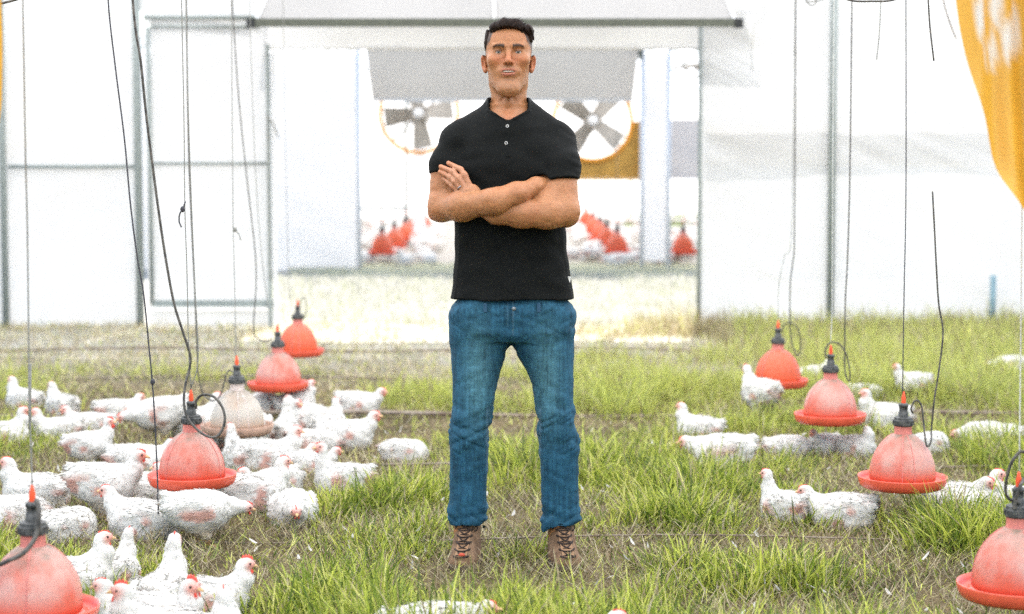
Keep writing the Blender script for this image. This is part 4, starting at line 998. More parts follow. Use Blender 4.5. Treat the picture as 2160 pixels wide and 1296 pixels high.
    rowsL = [(1127, 947, 1024), (1100, 946, 1027), (1075, 944, 1029), (1050, 947, 1026), (1030, 947, 1026), (1000, 947, 1029), (950, 946, 1031), (916, 945, 1031), (885, 950, 1035), (850, 953, 1041), (793, 954, 1053), (750, 951, 1066), (715, 948, 1082), (690, 948, 1086), (640, 953, 1084), (615, 980, 1080)]
    rowsR = [(1124, 1143, 1214), (1100, 1142, 1222), (1082, 1143, 1229), (1060, 1142, 1224), (1030, 1141, 1222), (1000, 1141, 1222), (950, 1137, 1223), (916, 1135, 1222), (885, 1133, 1217), (850, 1128, 1212), (793, 1117, 1211), (750, 1094, 1211), (715, 1076, 1211), (690, 1072, 1211), (640, 1074, 1207), (615, 1080, 1180)]
    def leg(rows):
        out = []
        for py, a, c in rows:
            z = Z(py); kf = math.exp(-((z - .50) / .12) ** 2)
            ry = np.interp(z, [0.1, .25, .5, .75, .88], [.062, .066, .076, .096, .115])
            out.append((z, (Xp(a) + Xp(c)) / 2, -.012 * kf + .004, (Xp(c) - Xp(a)) / 2, float(ry)))
        return s_loft(out, 2.15)
    j.u(leg(rowsL)); j.u(leg(rowsR), .012)
    j.u(s_loft([(.775, .0, .0, .19, .10), (.80, .001, .0, .208, .118), (.84, .001, 0, .212, .121), (.88, .001, 0, .210, .121), (.90, .001, 0, .200, .115), (.93, .001, 0, .175, .10)], 2.4), .015)
    j.c(s_rc((-.005, -.3, .735), (-.005, .3, .725), .016, .016), .02)
    def jf(P):
        X, Y_, Zz = P[:, 0], P[:, 1], P[:, 2]
        kn = np.exp(-((Zz - .47) / .085) ** 2); cu = np.clip((.23 - Zz) / .06, 0, 1); hip = np.clip((Zz - .72) / .08, 0, 1); sg = np.sign(X)
        f1 = noise(np.stack([X * 13, Y_ * 12, Zz * 36 + X * sg * 11], 1), 51); f2 = noise(np.stack([X * 9, Y_ * 9, Zz * 52 - X * 8], 1), 52); f3 = noise(np.stack([X * 10, Y_ * 8, Zz * 7], 1), 53)
        f4 = noise(np.stack([X * 8, Y_ * 8, (Zz - np.abs(X) * .5) * 42], 1), 54)
        seam = np.exp(-((X + .003) / .0025) ** 2) * (Zz > .755) * (Y_ < 0)
        pk = np.exp(-((Zz - (.925 - .55 * np.clip(np.abs(X) - .11, 0, 1) - 3.5 * np.clip(np.abs(X) - .15, 0, 1) ** 2 * 3)) / .0026) ** 2) * (np.abs(X) > .11) * (Y_ < 0) * (Zz > .84)
        r1 = 1 - 2 * np.abs(noise(np.stack([X * 7 + 5, Y_ * 9, Zz * 30 + sg * X * 14], 1), 57))
        r3 = 1 - 2.6 * np.abs(noise(np.stack([X * 16 + 2, Y_ * 15, Zz * 46 - sg * X * 24], 1), 58)); r3 = np.clip(r3, -.4, 1)
        return kn * (.0018 * f1 + .0012 * f2 + .0030 * r1 + .0040 * r3 - .003) + cu * (.0052 * f2 + .0035 * r1 + .0030 * r3) + hip * (.0020 * f4 + .0012 * r3) + .0014 * f3 + .0012 * f1 + .0016 * r1 + .0004 * r3 + .0030 * seam + .0018 * pk
    j.disp(jf)
    j.c(s_loft([(.08, Xp(985.5), 0, .055, .053), (.14, Xp(986), 0, .054, .052), (.16, Xp(986), 0, .03, .03)], 2.1), .002)
    j.c(s_loft([(.08, Xp(1180), 0, .050, .053), (.14, Xp(1182), 0, .053, .052), (.16, Xp(1182), 0, .03, .03)], 2.1), .002)
    j.i(lambda P: np.where(P[:, 0] < 0, .103, .108 + .55 * np.maximum(P[:, 0] - .165, 0)) - P[:, 2], .003)
    V, Q = surface(j, (-.26, -.17, .07), (.28, .16, .935), 0.0045)
    V = blur_mesh(V, Q, 1, .35)
    x, y, z = V[:, 0], V[:, 1], V[:, 2]
    C = np.tile(np.array([0.015, 0.070, 0.118]), (len(V), 1))
    leg_c = np.where(x < 0, -.130, .140); fade = np.exp(-((x - np.where(x < 0, -.115, .118)) / .05) ** 2 - ((z - .66) / .17) ** 2) * (y < 0)
    def bl(w, c):
        nonlocal C
        w = np.clip(w, 0, 1)[:, None]; C = C * (1 - w) + np.array(c) * w
    streak = noise(np.stack([x * 210, y * 120, z * 3.2], 1), 61); str2 = noise(np.stack([x * 420, y * 240, z * 9], 1), 62); weft = noise(np.stack([x * 8, y * 8, z * 420], 1), 63)
    bl(.65 * fade, (0.085, 0.21, 0.25)); C = C * (1 + .20 * streak + .26 * str2 + .16 * weft + .22 * noise(V * np.array([60, 60, 26]), 66) + .2 * noise(V * 130, 67))[:, None]
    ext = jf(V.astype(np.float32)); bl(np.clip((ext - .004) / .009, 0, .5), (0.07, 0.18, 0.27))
    hem = np.where(x < 0, np.exp(-((z - .109) / .0028) ** 2) + .9 * np.exp(-((z - .121) / .0014) ** 2), .4 * np.exp(-((z - .116) / .0028) ** 2)); bl(.55 * hem, (0.2, 0.3, 0.38))
    bl(.5 * np.exp(-((np.abs(x - np.where(x < 0, Xp(1028), Xp(1139))) ) / .003) ** 2) * (z < .55), (0.12, 0.2, 0.27))
    fly = np.exp(-((x - .004) / .0018) ** 2) * (z > .80) + np.exp(-((x + .016) / .0015) ** 2) * (z > .83); bl(.35 * fly * (y < 0), (0.12, 0.2, 0.26))
    jeans = link('jeans', npmesh('jeans', V, Q, True, np.clip(C, .004, 1)), mat('blue_denim', (0.03, 0.08, 0.15), 0.8, 0.2, attr=True, bump=0.2, bscale=420, var=0.12, vscale=500), root)
    w = wall(1084, 652, MY - .12); P = np.array([[w[0], q, w[2]] for q in np.linspace(-.2, 0, 300)], np.float32); yy = float(P[int(np.argmax(j(P) < 0)), 1])
    MB().ell((w[0], yy, w[2]), (.0075, .0035, .0075), 16, 8).build('fly_button', mat('dull_metal', (0.2, 0.22, 0.23), 0.4, metal=.8), jeans, True)
    for s in (-1, 1):
        V_ = [(s * .085, -.127, .905), (s * .097, -.127, .905)]
        MB().box((s * .09, -.118, .895), (.011, .006, .03)).build('belt_loop', jeans.data.materials[0] if False else mat('loop_denim', (0.03, 0.08, 0.14), .85), jeans)
    # --- boots
    suede = mat('brown_suede', (0.12, 0.07, 0.04), 0.85, 0.2, col2=(0.24, 0.15, 0.09), vscale=22, bump=.3, bscale=180); sole_m = mat('dirty_rubber', (0.035, 0.026, 0.02), 0.8, col2=(0.12, 0.085, 0.055), vscale=20, bump=.3, bscale=60)
    tong = mat('tan_tongue', (0.24, 0.14, 0.075), 0.8, var=.2, vscale=80, bump=.2, bscale=200); lace_m = mat('dark_lace', (0.03, 0.02, 0.016), 0.8); red_m = mat('red_tab', (0.55, 0.09, 0.05), 0.6)
    for sd_, ax, yaw in ((-1, Xp(985.5), -.10), (1, Xp(1185), .10)):
        bt = empty('boot', (ax, .02, 0), -yaw * sd_ * sd_); bt.parent = root
        bt.rotation_euler.z = yaw
        s = Shape()
        s.u(s_loft([(.012, 0, -.05, .047, .150), (.04, 0, -.052, .050, .150), (.06, 0, -.038, .048, .128), (.085, 0, -.012, .044, .093), (.115, 0, .008, .044, .068), (.15, 0, .016, .046, .060), (.185, 0, .018, .047, .060)], 2.25))
        s.u(s_ell((0, -.148, .038), (.045, .052, .036)), .02); s.u(s_rc((0, -.03, .11), (0, -.12, .055), .03, .032), .02)
        s.disp(lambda P: .0016 * noise(P * 42, 71) + .0012 * noise(P * 95, 72) + .0016 * (np.abs(P[:, 1] + .118 + .3 * P[:, 0] ** 2 / .05) < .003) * (P[:, 2] > .02))
        V, Q = surface(s, (-.08, -.24, 0), (.08, .13, .2), .0042); V = blur_mesh(V, Q, 1, .4)
        link('upper', npmesh('upper', V, Q, True), suede, bt)
        s2 = Shape(); s2.u(s_loft([(0, 0, -.05, .051, .155), (.012, 0, -.05, .053, .157), (.026, 0, -.05, .0525, .157)], 2.5)); s2.u(s_ell((0, -.175, .022), (.043, .036, .024)), .01)
        s2.disp(lambda P: .0022 * np.sin(P[:, 1] * 420) * (P[:, 2] < .018))
        V, Q = surface(s2, (-.08, -.24, -.01), (.08, .13, .06), .0045); link('sole', npmesh('sole', V, Q, True), sole_m, bt)
        # tongue and laces follow the front of the boot
        def front(zq, xq):
            P = np.array([[xq, q, zq] for q in np.linspace(-.23, .05, 240)], np.float32); d = s(P); return float(P[int(np.argmax(d < 0)), 1])
        zs = [.058, .074, .091, .108, .125, .142]
        rowsT = [(zq, front(zq, 0)) for zq in np.linspace(.052, .16, 9)]
        V_ = []; F_ = []
        for i, (zq, yq) in enumerate(rowsT):
            for xq in (-.020, -.01, 0, .01, .020): V_.append((xq, yq - .0035 + xq * xq * 8, zq))
        F_ = [(i * 5 + k, i * 5 + k + 1, (i + 1) * 5 + k + 1, (i + 1) * 5 + k) for i in range(8) for k in range(4)]
        MB().add(V_, F_).build('tongue', tong, bt, True)
        lc = MB()
        for i, zq in enumerate(zs):
            yq = front(zq, 0) - .008
            lc.tube([(-.026, front(zq, .024) - .002, zq + .002), (-.012, yq, zq), (.012, yq, zq + .001), (.026, front(zq, .024) - .002, zq + .003)], .0026, 6, 4)
            if i < 5:
                z2 = zs[i + 1]; y2 = front(z2, 0) - .007
                lc.tube([(-.026, front(zq, .024) - .003, zq), (0, (yq + y2) / 2 - .003, (zq + z2) / 2), (.026, front(z2, .024) - .003, z2)], .0024, 6, 4)
                lc.tube([(.026, front(zq, .024) - .003, zq), (0, (yq + y2) / 2 - .005, (zq + z2) / 2), (-.026, front(z2, .024) - .003, z2)], .0024, 6, 4)
        y1 = front(.145, 0) - .01
        lc.tube([(.01, y1, .142), (.03, y1 - .005, .150), (.040, y1 + .006, .128), (.030, y1, .118)], .0024, 6, 5); lc.tube([(-.01, y1, .142), (-.028, y1 - .006, .148), (-.036, y1 + .004, .126)], .0024, 6, 5)
        lc.build('laces', lace_m, bt, True)
        if sd_ < 0: MB().ell((.004, front(.066, 0) - .010, .066), (.012, .003, .006), 10, 6).build('lace_tab', red_m, bt, True)
    # --- ring on the ring finger
    p0, p1 = np.array((-.160, -.136, 1.284)), np.array((-.190, -.129, 1.317)); c = p0 + (p1 - p0) * .42; ax_ = (p1 - p0) / np.linalg.norm(p1 - p0)
    u_ = np.cross(ax_, (0, 1, 0)); u_ /= np.linalg.norm(u_); v_ = np.cross(ax_, u_)
    rp = [tuple(c + .0112 * (u_ * math.cos(a) + v_ * math.sin(a))) for a in np.linspace(0, 2 * math.pi, 25)]
    MB().tube(rp, .0022, 8, cap=False).build('ring', mat('dark_silver_ring', (0.3, 0.32, 0.35), 0.25, metal=1.0), root, True)
build_man()
# ---------------------------------------------------------------- chickens
def feather_mat():
    m = mat('white_feathers', (0.78, 0.76, 0.72), 0.75, 0.15, attr=True, bump=0.25, bscale=120)
    return m
M['feather'] = feather_mat()
M['plume'] = blade_mat('plume', 0.12)
M['comb'] = mat('red_comb', (0.62, 0.07, 0.045), 0.5, var=0.2, vscale=150)
M['beak'] = mat('horn_beak', (0.62, 0.4, 0.2), 0.4)
M['eye'] = mat('bird_eye', (0.02, 0.012, 0.008), 0.15, 0.6)
M['shank'] = mat('yellow_shank', (0.5, 0.3, 0.13), 0.6, var=0.25, vscale=120)
WHITE = np.array([0.59, 0.57, 0.53])
def make_chicken(pose, seed, h, neck, head, face, tail=(0.055, 0.0), stand=False, fat=1.0):
    """one pose: neck = list of points of the neck axis (x,y,z above ground), head = head centre, face = yaw/pitch of the bill"""
    r = np.random.default_rng(seed)
    s = Shape()
    s.u(s_ell((0, 0, h), (0.118, 0.091 * fat, 0.084)))
    s.u(s_ell((0.055, 0, h - 0.006), (0.078, 0.080 * fat, 0.076)), 0.05)
    s.u(s_ell((-0.072, 0, h + 0.012), (0.074, 0.070 * fat, 0.062)), 0.05)
    if not stand: s.u(s_ell((-0.01, 0, 0.045), (0.12, 0.095 * fat, 0.05)), 0.05)
    s.u(s_rc((-0.10, 0, h + 0.03), (-0.143 + 0.4 * tail[1], 0, h + tail[0] + 0.008), 0.040, 0.019), 0.03)
    for sg in (-1, 1):
        s.u(s_ell((-0.02, sg * 0.077 * fat, h + 0.018), (0.098, 0.021, 0.05), rot(0, 0.22, sg * 0.12)), 0.011)
        s.u(s_ell((-0.115, sg * 0.055 * fat, h + 0.02), (0.05, 0.012, 0.022), rot(0, 0.35, sg * 0.3)), 0.012)
    if stand:
        for sg in (-1, 1): s.u(s_rc((-0.015, sg * 0.045, h - 0.03), (0.012 - 0.02 * sg, sg * 0.05, h - 0.1), 0.05, 0.021), 0.03)
    pts = [np.array(p, float) for p in neck]; n = len(pts); rad = np.linspace(0.05, 0.0235, n)
    for i in range(n - 1): s.u(s_rc(pts[i], pts[i + 1], rad[i], rad[i + 1]), 0.035 if i == 0 else 0.02)
    H = np.array(head, float); yw, pt = face
    D = np.array([math.cos(yw) * math.cos(pt), math.sin(yw) * math.cos(pt), math.sin(pt)]); S = np.array([-math.sin(yw), math.cos(yw), 0]); U = np.cross(D, S)
    MH = np.stack([D, S, U], 1)
    s.u(s_ell(H, (0.032, 0.0225, 0.024), MH), 0.016)
    s.disp(lambda P: 0.0040 * noise(P * np.array([30, 48, 48], np.float32), seed) + 0.0016 * noise(P * np.array([90, 130, 130], np.float32), seed + 1))
    lo = np.minimum(np.array([-0.24, -0.14, -0.02]), H - 0.06); hi = np.maximum(np.array([0.2, 0.14, h + 0.13]), H + 0.06)
    V, Q = surface(s, lo, hi, 0.0065)
    V = blur_mesh(V, Q, 1, 0.4); N = normals(V, Q)
    C = np.tile(WHITE, (len(V), 1)) * (1 + 0.05 * noise(V * 30, seed + 3))[:, None]
    # bare pink skin showing through at the flank and vent, dusty belly
    pink = np.clip((noise(V * 19, seed + 5) - 0.12) * 2.6, 0, 1) * np.clip(1.6 - np.abs(V[:, 2] - h + 0.01) / 0.045, 0, 1) * (V[:, 0] < 0.07)
    C = C * (1 - 0.75 * pink[:, None]) + np.array([0.50, 0.22, 0.16]) * 0.75 * pink[:, None]
    dirt = np.clip((h - 0.035 - V[:, 2]) / 0.05, 0, 1) * (0.55 + 0.35 * noise(V * 25, seed + 6))
    C = C * (1 - dirt[:, None]) + np.array([0.45, 0.36, 0.24]) * dirt[:, None]
    q = (V - H) @ MH
    fc = np.clip(1.6 - np.sqrt(((q[:, 0] - 0.017) / 0.021) ** 2 + (q[:, 1] / 0.03) ** 2 + ((q[:, 2] + 0.001) / 0.02) ** 2), 0, 1)
    fc *= 0.75 + 0.25 * noise(V * 160, 4)
    C = C * (1 - fc[:, None]) + np.array([0.66, 0.2, 0.14]) * fc[:, None]
    body = npmesh('chicken', V, Q, True, C); body.materials.append(M['feather'])
    kids = []
    # loose feathers standing off the body
    cand = np.where((np.linalg.norm(V - H, axis=1) > 0.03) & (V[:, 2] > 0.02))[0]
    NF = 1200; I = r.choice(cand, NF); P = V[I] + r.normal(0, 0.002, (NF, 3)); n = N[I]
    nk = np.clip((V[I] @ np.array([1, 0, 0.6]) - 0.6 * h - 0.08) / 0.06, 0, 1)[:, None]
    d = np.array([-1, 0, -0.15]) * (1 - nk) + np.array([-0.35, 0, -1]) * nk + r.normal(0, 0.2, (NF, 3))
    d -= n * np.sum(d * n, 1)[:, None]; d /= np.linalg.norm(d, axis=1)[:, None] + 1e-9
    d = d + n * np.where(r.random((NF, 1)) < 0.12, r.uniform(0.15, 0.42, (NF, 1)), r.uniform(0.02, 0.13, (NF, 1))); sd_ = np.cross(n, d)
    L = r.uniform(0.012, 0.028, (NF, 1)) * (1 - 0.45 * nk); w = L * r.uniform(0.28, 0.42, (NF, 1))
    FV = np.stack([P - n * 0.001, P + d * L * 0.5 + sd_ * w * 0.6 + n * 0.001, P + d * L, P + d * L * 0.5 - sd_ * w * 0.6 + n * 0.001], 1).reshape(-1, 3)
    FC = np.repeat(C[I] * r.uniform(0.93, 1.05, (NF, 1)), 4, 0)
    pm = npmesh('plumage', FV, np.arange(NF * 4).reshape(-1, 4), False, FC); pm.materials.append(M['plume']); kids.append(('plumage', pm, 'stuff'))
    T = lambda a: H + MH @ np.array(a)
    # single serrated comb, thin plate
    for big in (0, 1):
     f_ = 1.0 if big else 0.42
     mb = MB(); prof = [(-0.016, 0.018), (-0.013, 0.028), (-0.008, 0.023), (-0.003, 0.033), (0.002, 0.026), (0.008, 0.034), (0.013, 0.025), (0.019, 0.028), (0.024, 0.014)]
     prof = [(x, 0.018 + (z - 0.018) * f_ + 0.003) for x, z in prof]
     Vv = [T((x, sg * 0.0022, z)) for sg in (-1, 1) for x, z in prof] + [T((x, sg * 0.0034, 0.012)) for sg in (-1, 1) for x, z in prof]; k = len(prof); F = []
     for i in range(k - 1): F += [(i, i + 1, 2 * k + i + 1, 2 * k + i), (k + i + 1, k + i, 3 * k + i, 3 * k + i + 1), (i + 1, i, k + i, k + i + 1)]
     kids.append(('comb', mb.add(Vv, F).mesh('comb', True), 'comb', big))
     for sg in (-1, 1):
        kids.append(('wattle', MB().ell(T((0.023, sg * 0.008, -0.021 - 0.005 * big)), (0.004 + 0.005 * big, 0.0035, 0.006 + 0.008 * big), 8, 6, MH).mesh('wattle', True), 'comb', big))
    for sg in (-1, 1):
        kids.append(('eye', MB().ell(T((0.014, sg * 0.0198, 0.005)), (0.0048, 0.0035, 0.0048), 10, 6, MH).mesh('eye', True), 'eye'))
    mb = MB(); base = [T((0.027, 0.009 * math.cos(a), 0.0075 * math.sin(a) - 0.001)) for a in np.linspace(0, 2 * math.pi, 8, endpoint=False)]
    mid = [T((0.040, 0.006 * math.cos(a), 0.005 * math.sin(a) - 0.002)) for a in np.linspace(0, 2 * math.pi, 8, endpoint=False)]
    F = [(i, (i + 1) % 8, 8 + (i + 1) % 8, 8 + i) for i in range(8)] + [(8 + i, 8 + (i + 1) % 8, 16) for i in range(8)]
    kids.append(('beak', mb.add(base + mid + [T((0.050, 0, -0.007))], F).mesh('beak', True), 'beak'))
    if stand:
        for sg in (-1, 1):
            x0 = 0.012 - 0.02 * sg; mb = MB(); ft = (x0 + 0.012, sg * 0.05, 0.01)
            mb.tube([(x0, sg * 0.05, h - 0.095), (x0 - 0.012, sg * 0.05, 0.06), ft], [0.011, 0.0085, 0.009], 8)
            for a, l in ((-0.5, 0.045), (0.0, 0.055), (0.5, 0.045), (math.pi, 0.025)):
                mb.tube([ft, (ft[0] + l * 0.5 * math.cos(a), ft[1] + l * 0.5 * math.sin(a), 0.012), (ft[0] + l * math.cos(a), ft[1] + l * math.sin(a), 0.003)], [0.008, 0.006, 0.003], 6)
            kids.append(('leg', mb.mesh('leg', True), 'shank'))
    kids = [q if len(q) == 4 else q + (-1,) for q in kids]
    for nme, me, k, _b in kids:
        if not me.materials: me.materials.append(M[k])
    return body, kids, H
hs, ht = 0.088, 0.165
POSES = {
    'up':    make_chicken('up', 21, hs, [(0.085, 0, hs + 0.03), (0.115, 0, hs + 0.085), (0.112, 0, hs + 0.118)], (0.122, 0, hs + 0.138), (0.0, -0.08)),
    'tall':  make_chicken('tall', 22, hs + 0.01, [(0.08, 0, hs + 0.035), (0.10, 0, hs + 0.10), (0.098, 0, hs + 0.158)], (0.108, 0, hs + 0.18), (0.3, 0.0), fat=0.95),
    'mid':   make_chicken('mid', 23, hs, [(0.09, 0, hs + 0.02), (0.135, 0, hs + 0.055), (0.15, 0, hs + 0.085)], (0.165, 0, hs + 0.1), (0.0, -0.12)),
    'level': make_chicken('level', 30, hs, [(0.088, 0, hs + 0.02), (0.13, 0, hs + 0.04), (0.15, 0, hs + 0.052)], (0.168, 0, hs + 0.06), (0.0, -0.1)),
    'low':   make_chicken('low', 24, hs - 0.01, [(0.09, 0, hs + 0.01), (0.145, 0.01, hs + 0.0), (0.175, 0.015, hs - 0.0)], (0.195, 0.02, hs + 0.002), (0.1, -0.3), fat=1.06),
    'tuck':  make_chicken('tuck', 25, hs - 0.012, [(0.08, 0, hs + 0.01), (0.115, 0.025, hs - 0.01), (0.12, 0.045, hs - 0.03)], (0.115, 0.06, hs - 0.04), (1.5, -0.5), (0.03, 0), fat=1.08),
    'back':  make_chicken('back', 26, hs, [(0.085, 0, hs + 0.03), (0.105, 0.01, hs + 0.085), (0.085, 0.03, hs + 0.115)], (0.068, 0.045, hs + 0.118), (2.3, -0.2)),
    'stand': make_chicken('stand', 27, ht, [(0.085, 0, ht + 0.025), (0.12, 0, ht + 0.07), (0.128, 0, ht + 0.115)], (0.14, 0, ht + 0.135), (0.0, -0.1), stand=True),
    'walk':  make_chicken('walk', 28, ht - 0.005, [(0.09, 0, ht + 0.005), (0.15, 0, ht + 0.002), (0.185, 0, ht - 0.005)], (0.205, 0, ht - 0.005), (0.1, -0.35), (0.07, 0.02), stand=True, fat=1.05),
    'side':  make_chicken('side', 29, hs, [(0.085, 0, hs + 0.03), (0.115, 0, hs + 0.08), (0.115, 0, hs + 0.105)], (0.12, 0.012, hs + 0.128), (1.3, -0.1), fat=1.04),
}
CHICKENS = []
def chicken(px, py, ang, pose, sc, label, by='base', mirror=False, sink=0.012):
    body, kids, H = POSES[pose]; sc *= 0.83; ang += 20 * math.sin(px * 12.9898 + py * 78.233) if by == 'base' else 0; a = R(ang); sink = 0.0 if pose in ('stand', 'walk') else sink
    if by == 'base':
        p = ground(px, py); p[1] += 0.06 * sc
    else:                                                            # the head stands at this point of the view
        p = ground(px, py, H[2] * sc - sink); hx, hy = H[0] * sc, H[1] * sc * (-1 if mirror else 1)
        p = p - np.array([hx * math.cos(a) - hy * math.sin(a), hx * math.sin(a) + hy * math.cos(a), 0])
    CHICKENS.append((p[0], p[1], R(ang), pose, sc, mirror))
    o = link('chicken', body); o.location = (p[0], p[1], -0.004 - sink); o.rotation_euler = (0.07 * math.sin(px * 1.7), 0.09 * math.sin(py * 2.3 + px), R(ang)); o.scale = (sc, -sc if mirror else sc, sc)
    tag(o, label, 'chicken', 'white broiler chickens on the turf')
    big = 1 if ('comb' in label or 'wattle' in label) and 'below' not in label and 'half behind' not in label else 0
    for n, me, k, b_ in kids:
        if b_ == 1 - big: continue
        c = link(n, me, None, o)
        if k == 'stuff': c['kind'] = 'stuff'
    return o
FLOCK = [
 # left flock, back to front
 (45, 868, 170, 'up', .95, 'white chicken at far left, head raised beside the thin grey rod'),
 (128, 880, 150, 'up', .95, 'white chicken in the back left with its neck up and face turned away'),
 (240, 893, 20, 'mid', .95, 'white chicken resting alone at back left, red face turned right'),
 (5, 948, 15, 'up', 1.0, 'white chicken cut by the left edge, head up and facing right'),
 (118, 936, 178, 'up', .95, 'white chicken in the grass at left, looking left, long tail behind it'),
 (185, 924, 185, 'mid', .95, 'white chicken whose round back rises behind the long tailed one at left'),
 (187, 1000, 14, 'stand', .9, 'white chicken with a high red comb standing left of the crowded drinker'),
 (340, 935, 215, 'walk', 1.1, 'big white chicken turned away behind the crowded drinker, head hidden'),
 (405, 925, 40, 'up', 1.15, 'white chicken behind the hose loop of the crowded drinker'),
 (462, 962, 60, 'back', 1.0, 'white chicken seen close right of the crowded drinker, below the beige one'),
 (532, 962, 285, 'walk', 1.0, 'white chicken facing the camera with lowered head in front of the beige drinker'),
 (597, 945, 95, 'tall', 1.0, 'white chicken seen from behind, neck stretched straight up right of the beige drinker'),
 (555, 872, 160, 'tuck', .9, 'white chicken half hidden between the beige drinker and the chalky red one'),
 (622, 876, 10, 'up', .95, 'white chicken right under the pan of the chalky red drinker'),
 (752, 878, 5, 'mid', 1.0, 'white chicken lying by itself behind the flock, just left of the man\'s thigh'),
 (655, 912, 190, 'back', .95, 'white chicken with a pink patch on its shoulder in the back of the flock'),
 (694, 924, 80, 'up', .95, 'white chicken turned away with its neck raised at the back right of the flock'),
 (730, 952, 12, 'mid', 1.1, 'white chicken with a bright red face looking right, beside the pinkish one'),
 (658, 962, 170, 'tuck', 1.0, 'white pinkish chicken crouched with hidden head in the middle of the flock'),
 (556, 1002, 12, 'up', 1.15, 'white chicken looking right in the grass just right of the crowded drinker'),
 (650, 1008, 10, 'mid', .85, 'white chicken low in the grass right behind the tall necked one'),
 (722, 1052, 172, 'tall', 1.0, 'white chicken with a tall neck on the right fringe of the left flock'),
 (850, 978, 20, 'tuck', .9, 'lone white hump of a chicken in the grass nearest to the man'),
 (578, 1058, 200, 'mid', 1.0, 'white chicken with raised tail feathers behind the pair at the drinker'),
 (285, 1010, 12, 'mid', 1.1, 'white chicken looking right towards the pan of the crowded drinker'),
 (205, 1108, 20, 'stand', 1.12, 'white chicken standing on yellow legs with pink patched flank, left of the crowded drinker'),
 (300, 1075, 15, 'back', 1.0, 'white chicken with a brownish red face squeezed in beside the crowded drinker\'s pan'),
 (470, 1082, 172, 'up', 1.15, 'white chicken with beak pointing left in front of the crowded drinker'),
 (528, 1085, 15, 'up', 1.15, 'white chicken with red face pointing right in front of the crowded drinker'),
 (70, 1080, 178, 'up', 1.1, 'white chicken with raised head looking left behind the big corner drinker'),
 (18, 1120, 210, 'tuck', 1.05, 'white chicken hump at the left edge above the corner drinker'),
 (134, 1145, 70, 'tuck', 1.0, 'white chicken rear with a brown patch behind the collar of the corner drinker'),
 (415, 1158, 3, 'walk', 1.02, 'large white chicken walking right with head stretched forward, before the crowded drinker'),
 (292, 1140, 165, 'mid', 1.1, 'white chicken facing left under the tail of the walking one'),
 (618, 1110, 268, 'low', 1.05, 'round white chicken curled up alone in the grass, left of the man\'s boots'),
 (228, 1138, 18, 'up', 1.1, 'white chicken looking right beside the dome of the corner drinker', 'head'),
 (260, 1117, 75, 'tall', .9, 'slim white chicken facing away beside the corner drinker', 'head'),
 (364, 1135, 80, 'tall', 1.15, 'white chicken facing away with its long fluffy neck upright at lower left', 'head'),
 (506, 1182, 12, 'up', 1.05, 'white chicken with an upright red comb looking right at lower left', 'head'),
 (232, 1222, 172, 'up', 1.05, 'white chicken with a pinkish face half behind the foremost one', 'head'),
 (250, 1246, 186, 'up', 1.15, 'foremost white chicken with a red comb looking left at the bottom edge', 'head'),
 (404, 1226, 330, 'up', 1.15, 'white chicken with red wattles turned half towards the camera at the bottom edge', 'head'),
 (480, 1252, 100, 'up', 1.1, 'white chicken seen from behind at the bottom edge below the upright red combed one', 'head'),
 (166, 1268, 80, 'up', 1.0, 'white neck of a chicken in front of the corner drinker\'s pan', 'head'),
 (1040, 1290, 356, 'level', 1.15, 'white chicken back and reddish head at the bottom edge before the man', 'head'),
 (1288, 1293, 15, 'up', 1.1, 'white chicken crown just showing at the bottom edge right of the man', 'head'),
 (505, 1000, 100, 'tall', .95, 'white chicken facing away just behind the pair in front of the crowded drinker'),
 (606, 1000, 350, 'mid', .85, 'small white chicken wedged low between the pinkish crouched one and the drinker'),
 (255, 1060, 190, 'mid', .95, 'white chicken looking left between the pink flanked one and the crowded drinker'),
 (640, 890, 175, 'mid', .8, 'small white chicken looking left below the pan of the chalky red drinker'),
 # right flock, back to front
 (2140, 788, 175, 'low', .95, 'farthest white chicken deep in the grass at the right edge'),
 (1718, 812, 5, 'mid', .9, 'white chicken half hidden between the two far right drinkers'),
 (1928, 850, 172, 'stand', .85, 'white chicken standing with its head to the left behind the striped drinker'),
 (1610, 890, 112, 'stand', 1.1, 'white chicken with upright tail right before the farthest right drinker'),
 (1828, 848, 20, 'low', .85, 'small white hump of a chicken behind the third right drinker'),
 (1865, 912, 174, 'up', 1.1, 'white chicken between the two middle drinkers of the right row'),
 (1475, 932, 172, 'up', .95, 'white chicken with a red face looking left, alone by the man\'s knee'),
 (1665, 966, 355, 'low', .85, 'white chicken lying with its head tucked, left end of the row of three'),
 (1745, 962, 240, 'mid', .8, 'white rounded back in the middle of the row of three'),
 (1812, 968, 330, 'back', .84, 'white chicken preening at the right end of the row of three'),
 (1530, 994, 176, 'level', 1.2, 'large white chicken stretched out in the grass, head to the left'),
 (1965, 962, 20, 'tuck', .9, 'white chicken almost hidden behind the striped drinker'),
 (2085, 948, 172, 'low', 1.05, 'white chicken lying in tall grass near the right edge'),
 (2150, 955, 5, 'tuck', 1.0, 'white chicken cut off by the right edge above the nearest drinker'),
 (1662, 1106, 130, 'tall', .9, 'white chicken facing away behind the lone pair\'s front bird'),
 (1785, 1118, 178, 'mid', 1.02, 'white chicken resting with its red face to the left, front bird of the lone pair'),
 (2040, 1100, 10, 'up', 1.08, 'white chicken looking right beside the striped drinker'),
 (2015, 1106, 176, 'mid', .9, 'white chicken looking left, pressed against the one that looks right'),
 (2120, 1100, 165, 'back', 1.0, 'white chicken behind the collar of the nearest right drinker'),
]
for f in FLOCK: chicken(*f)
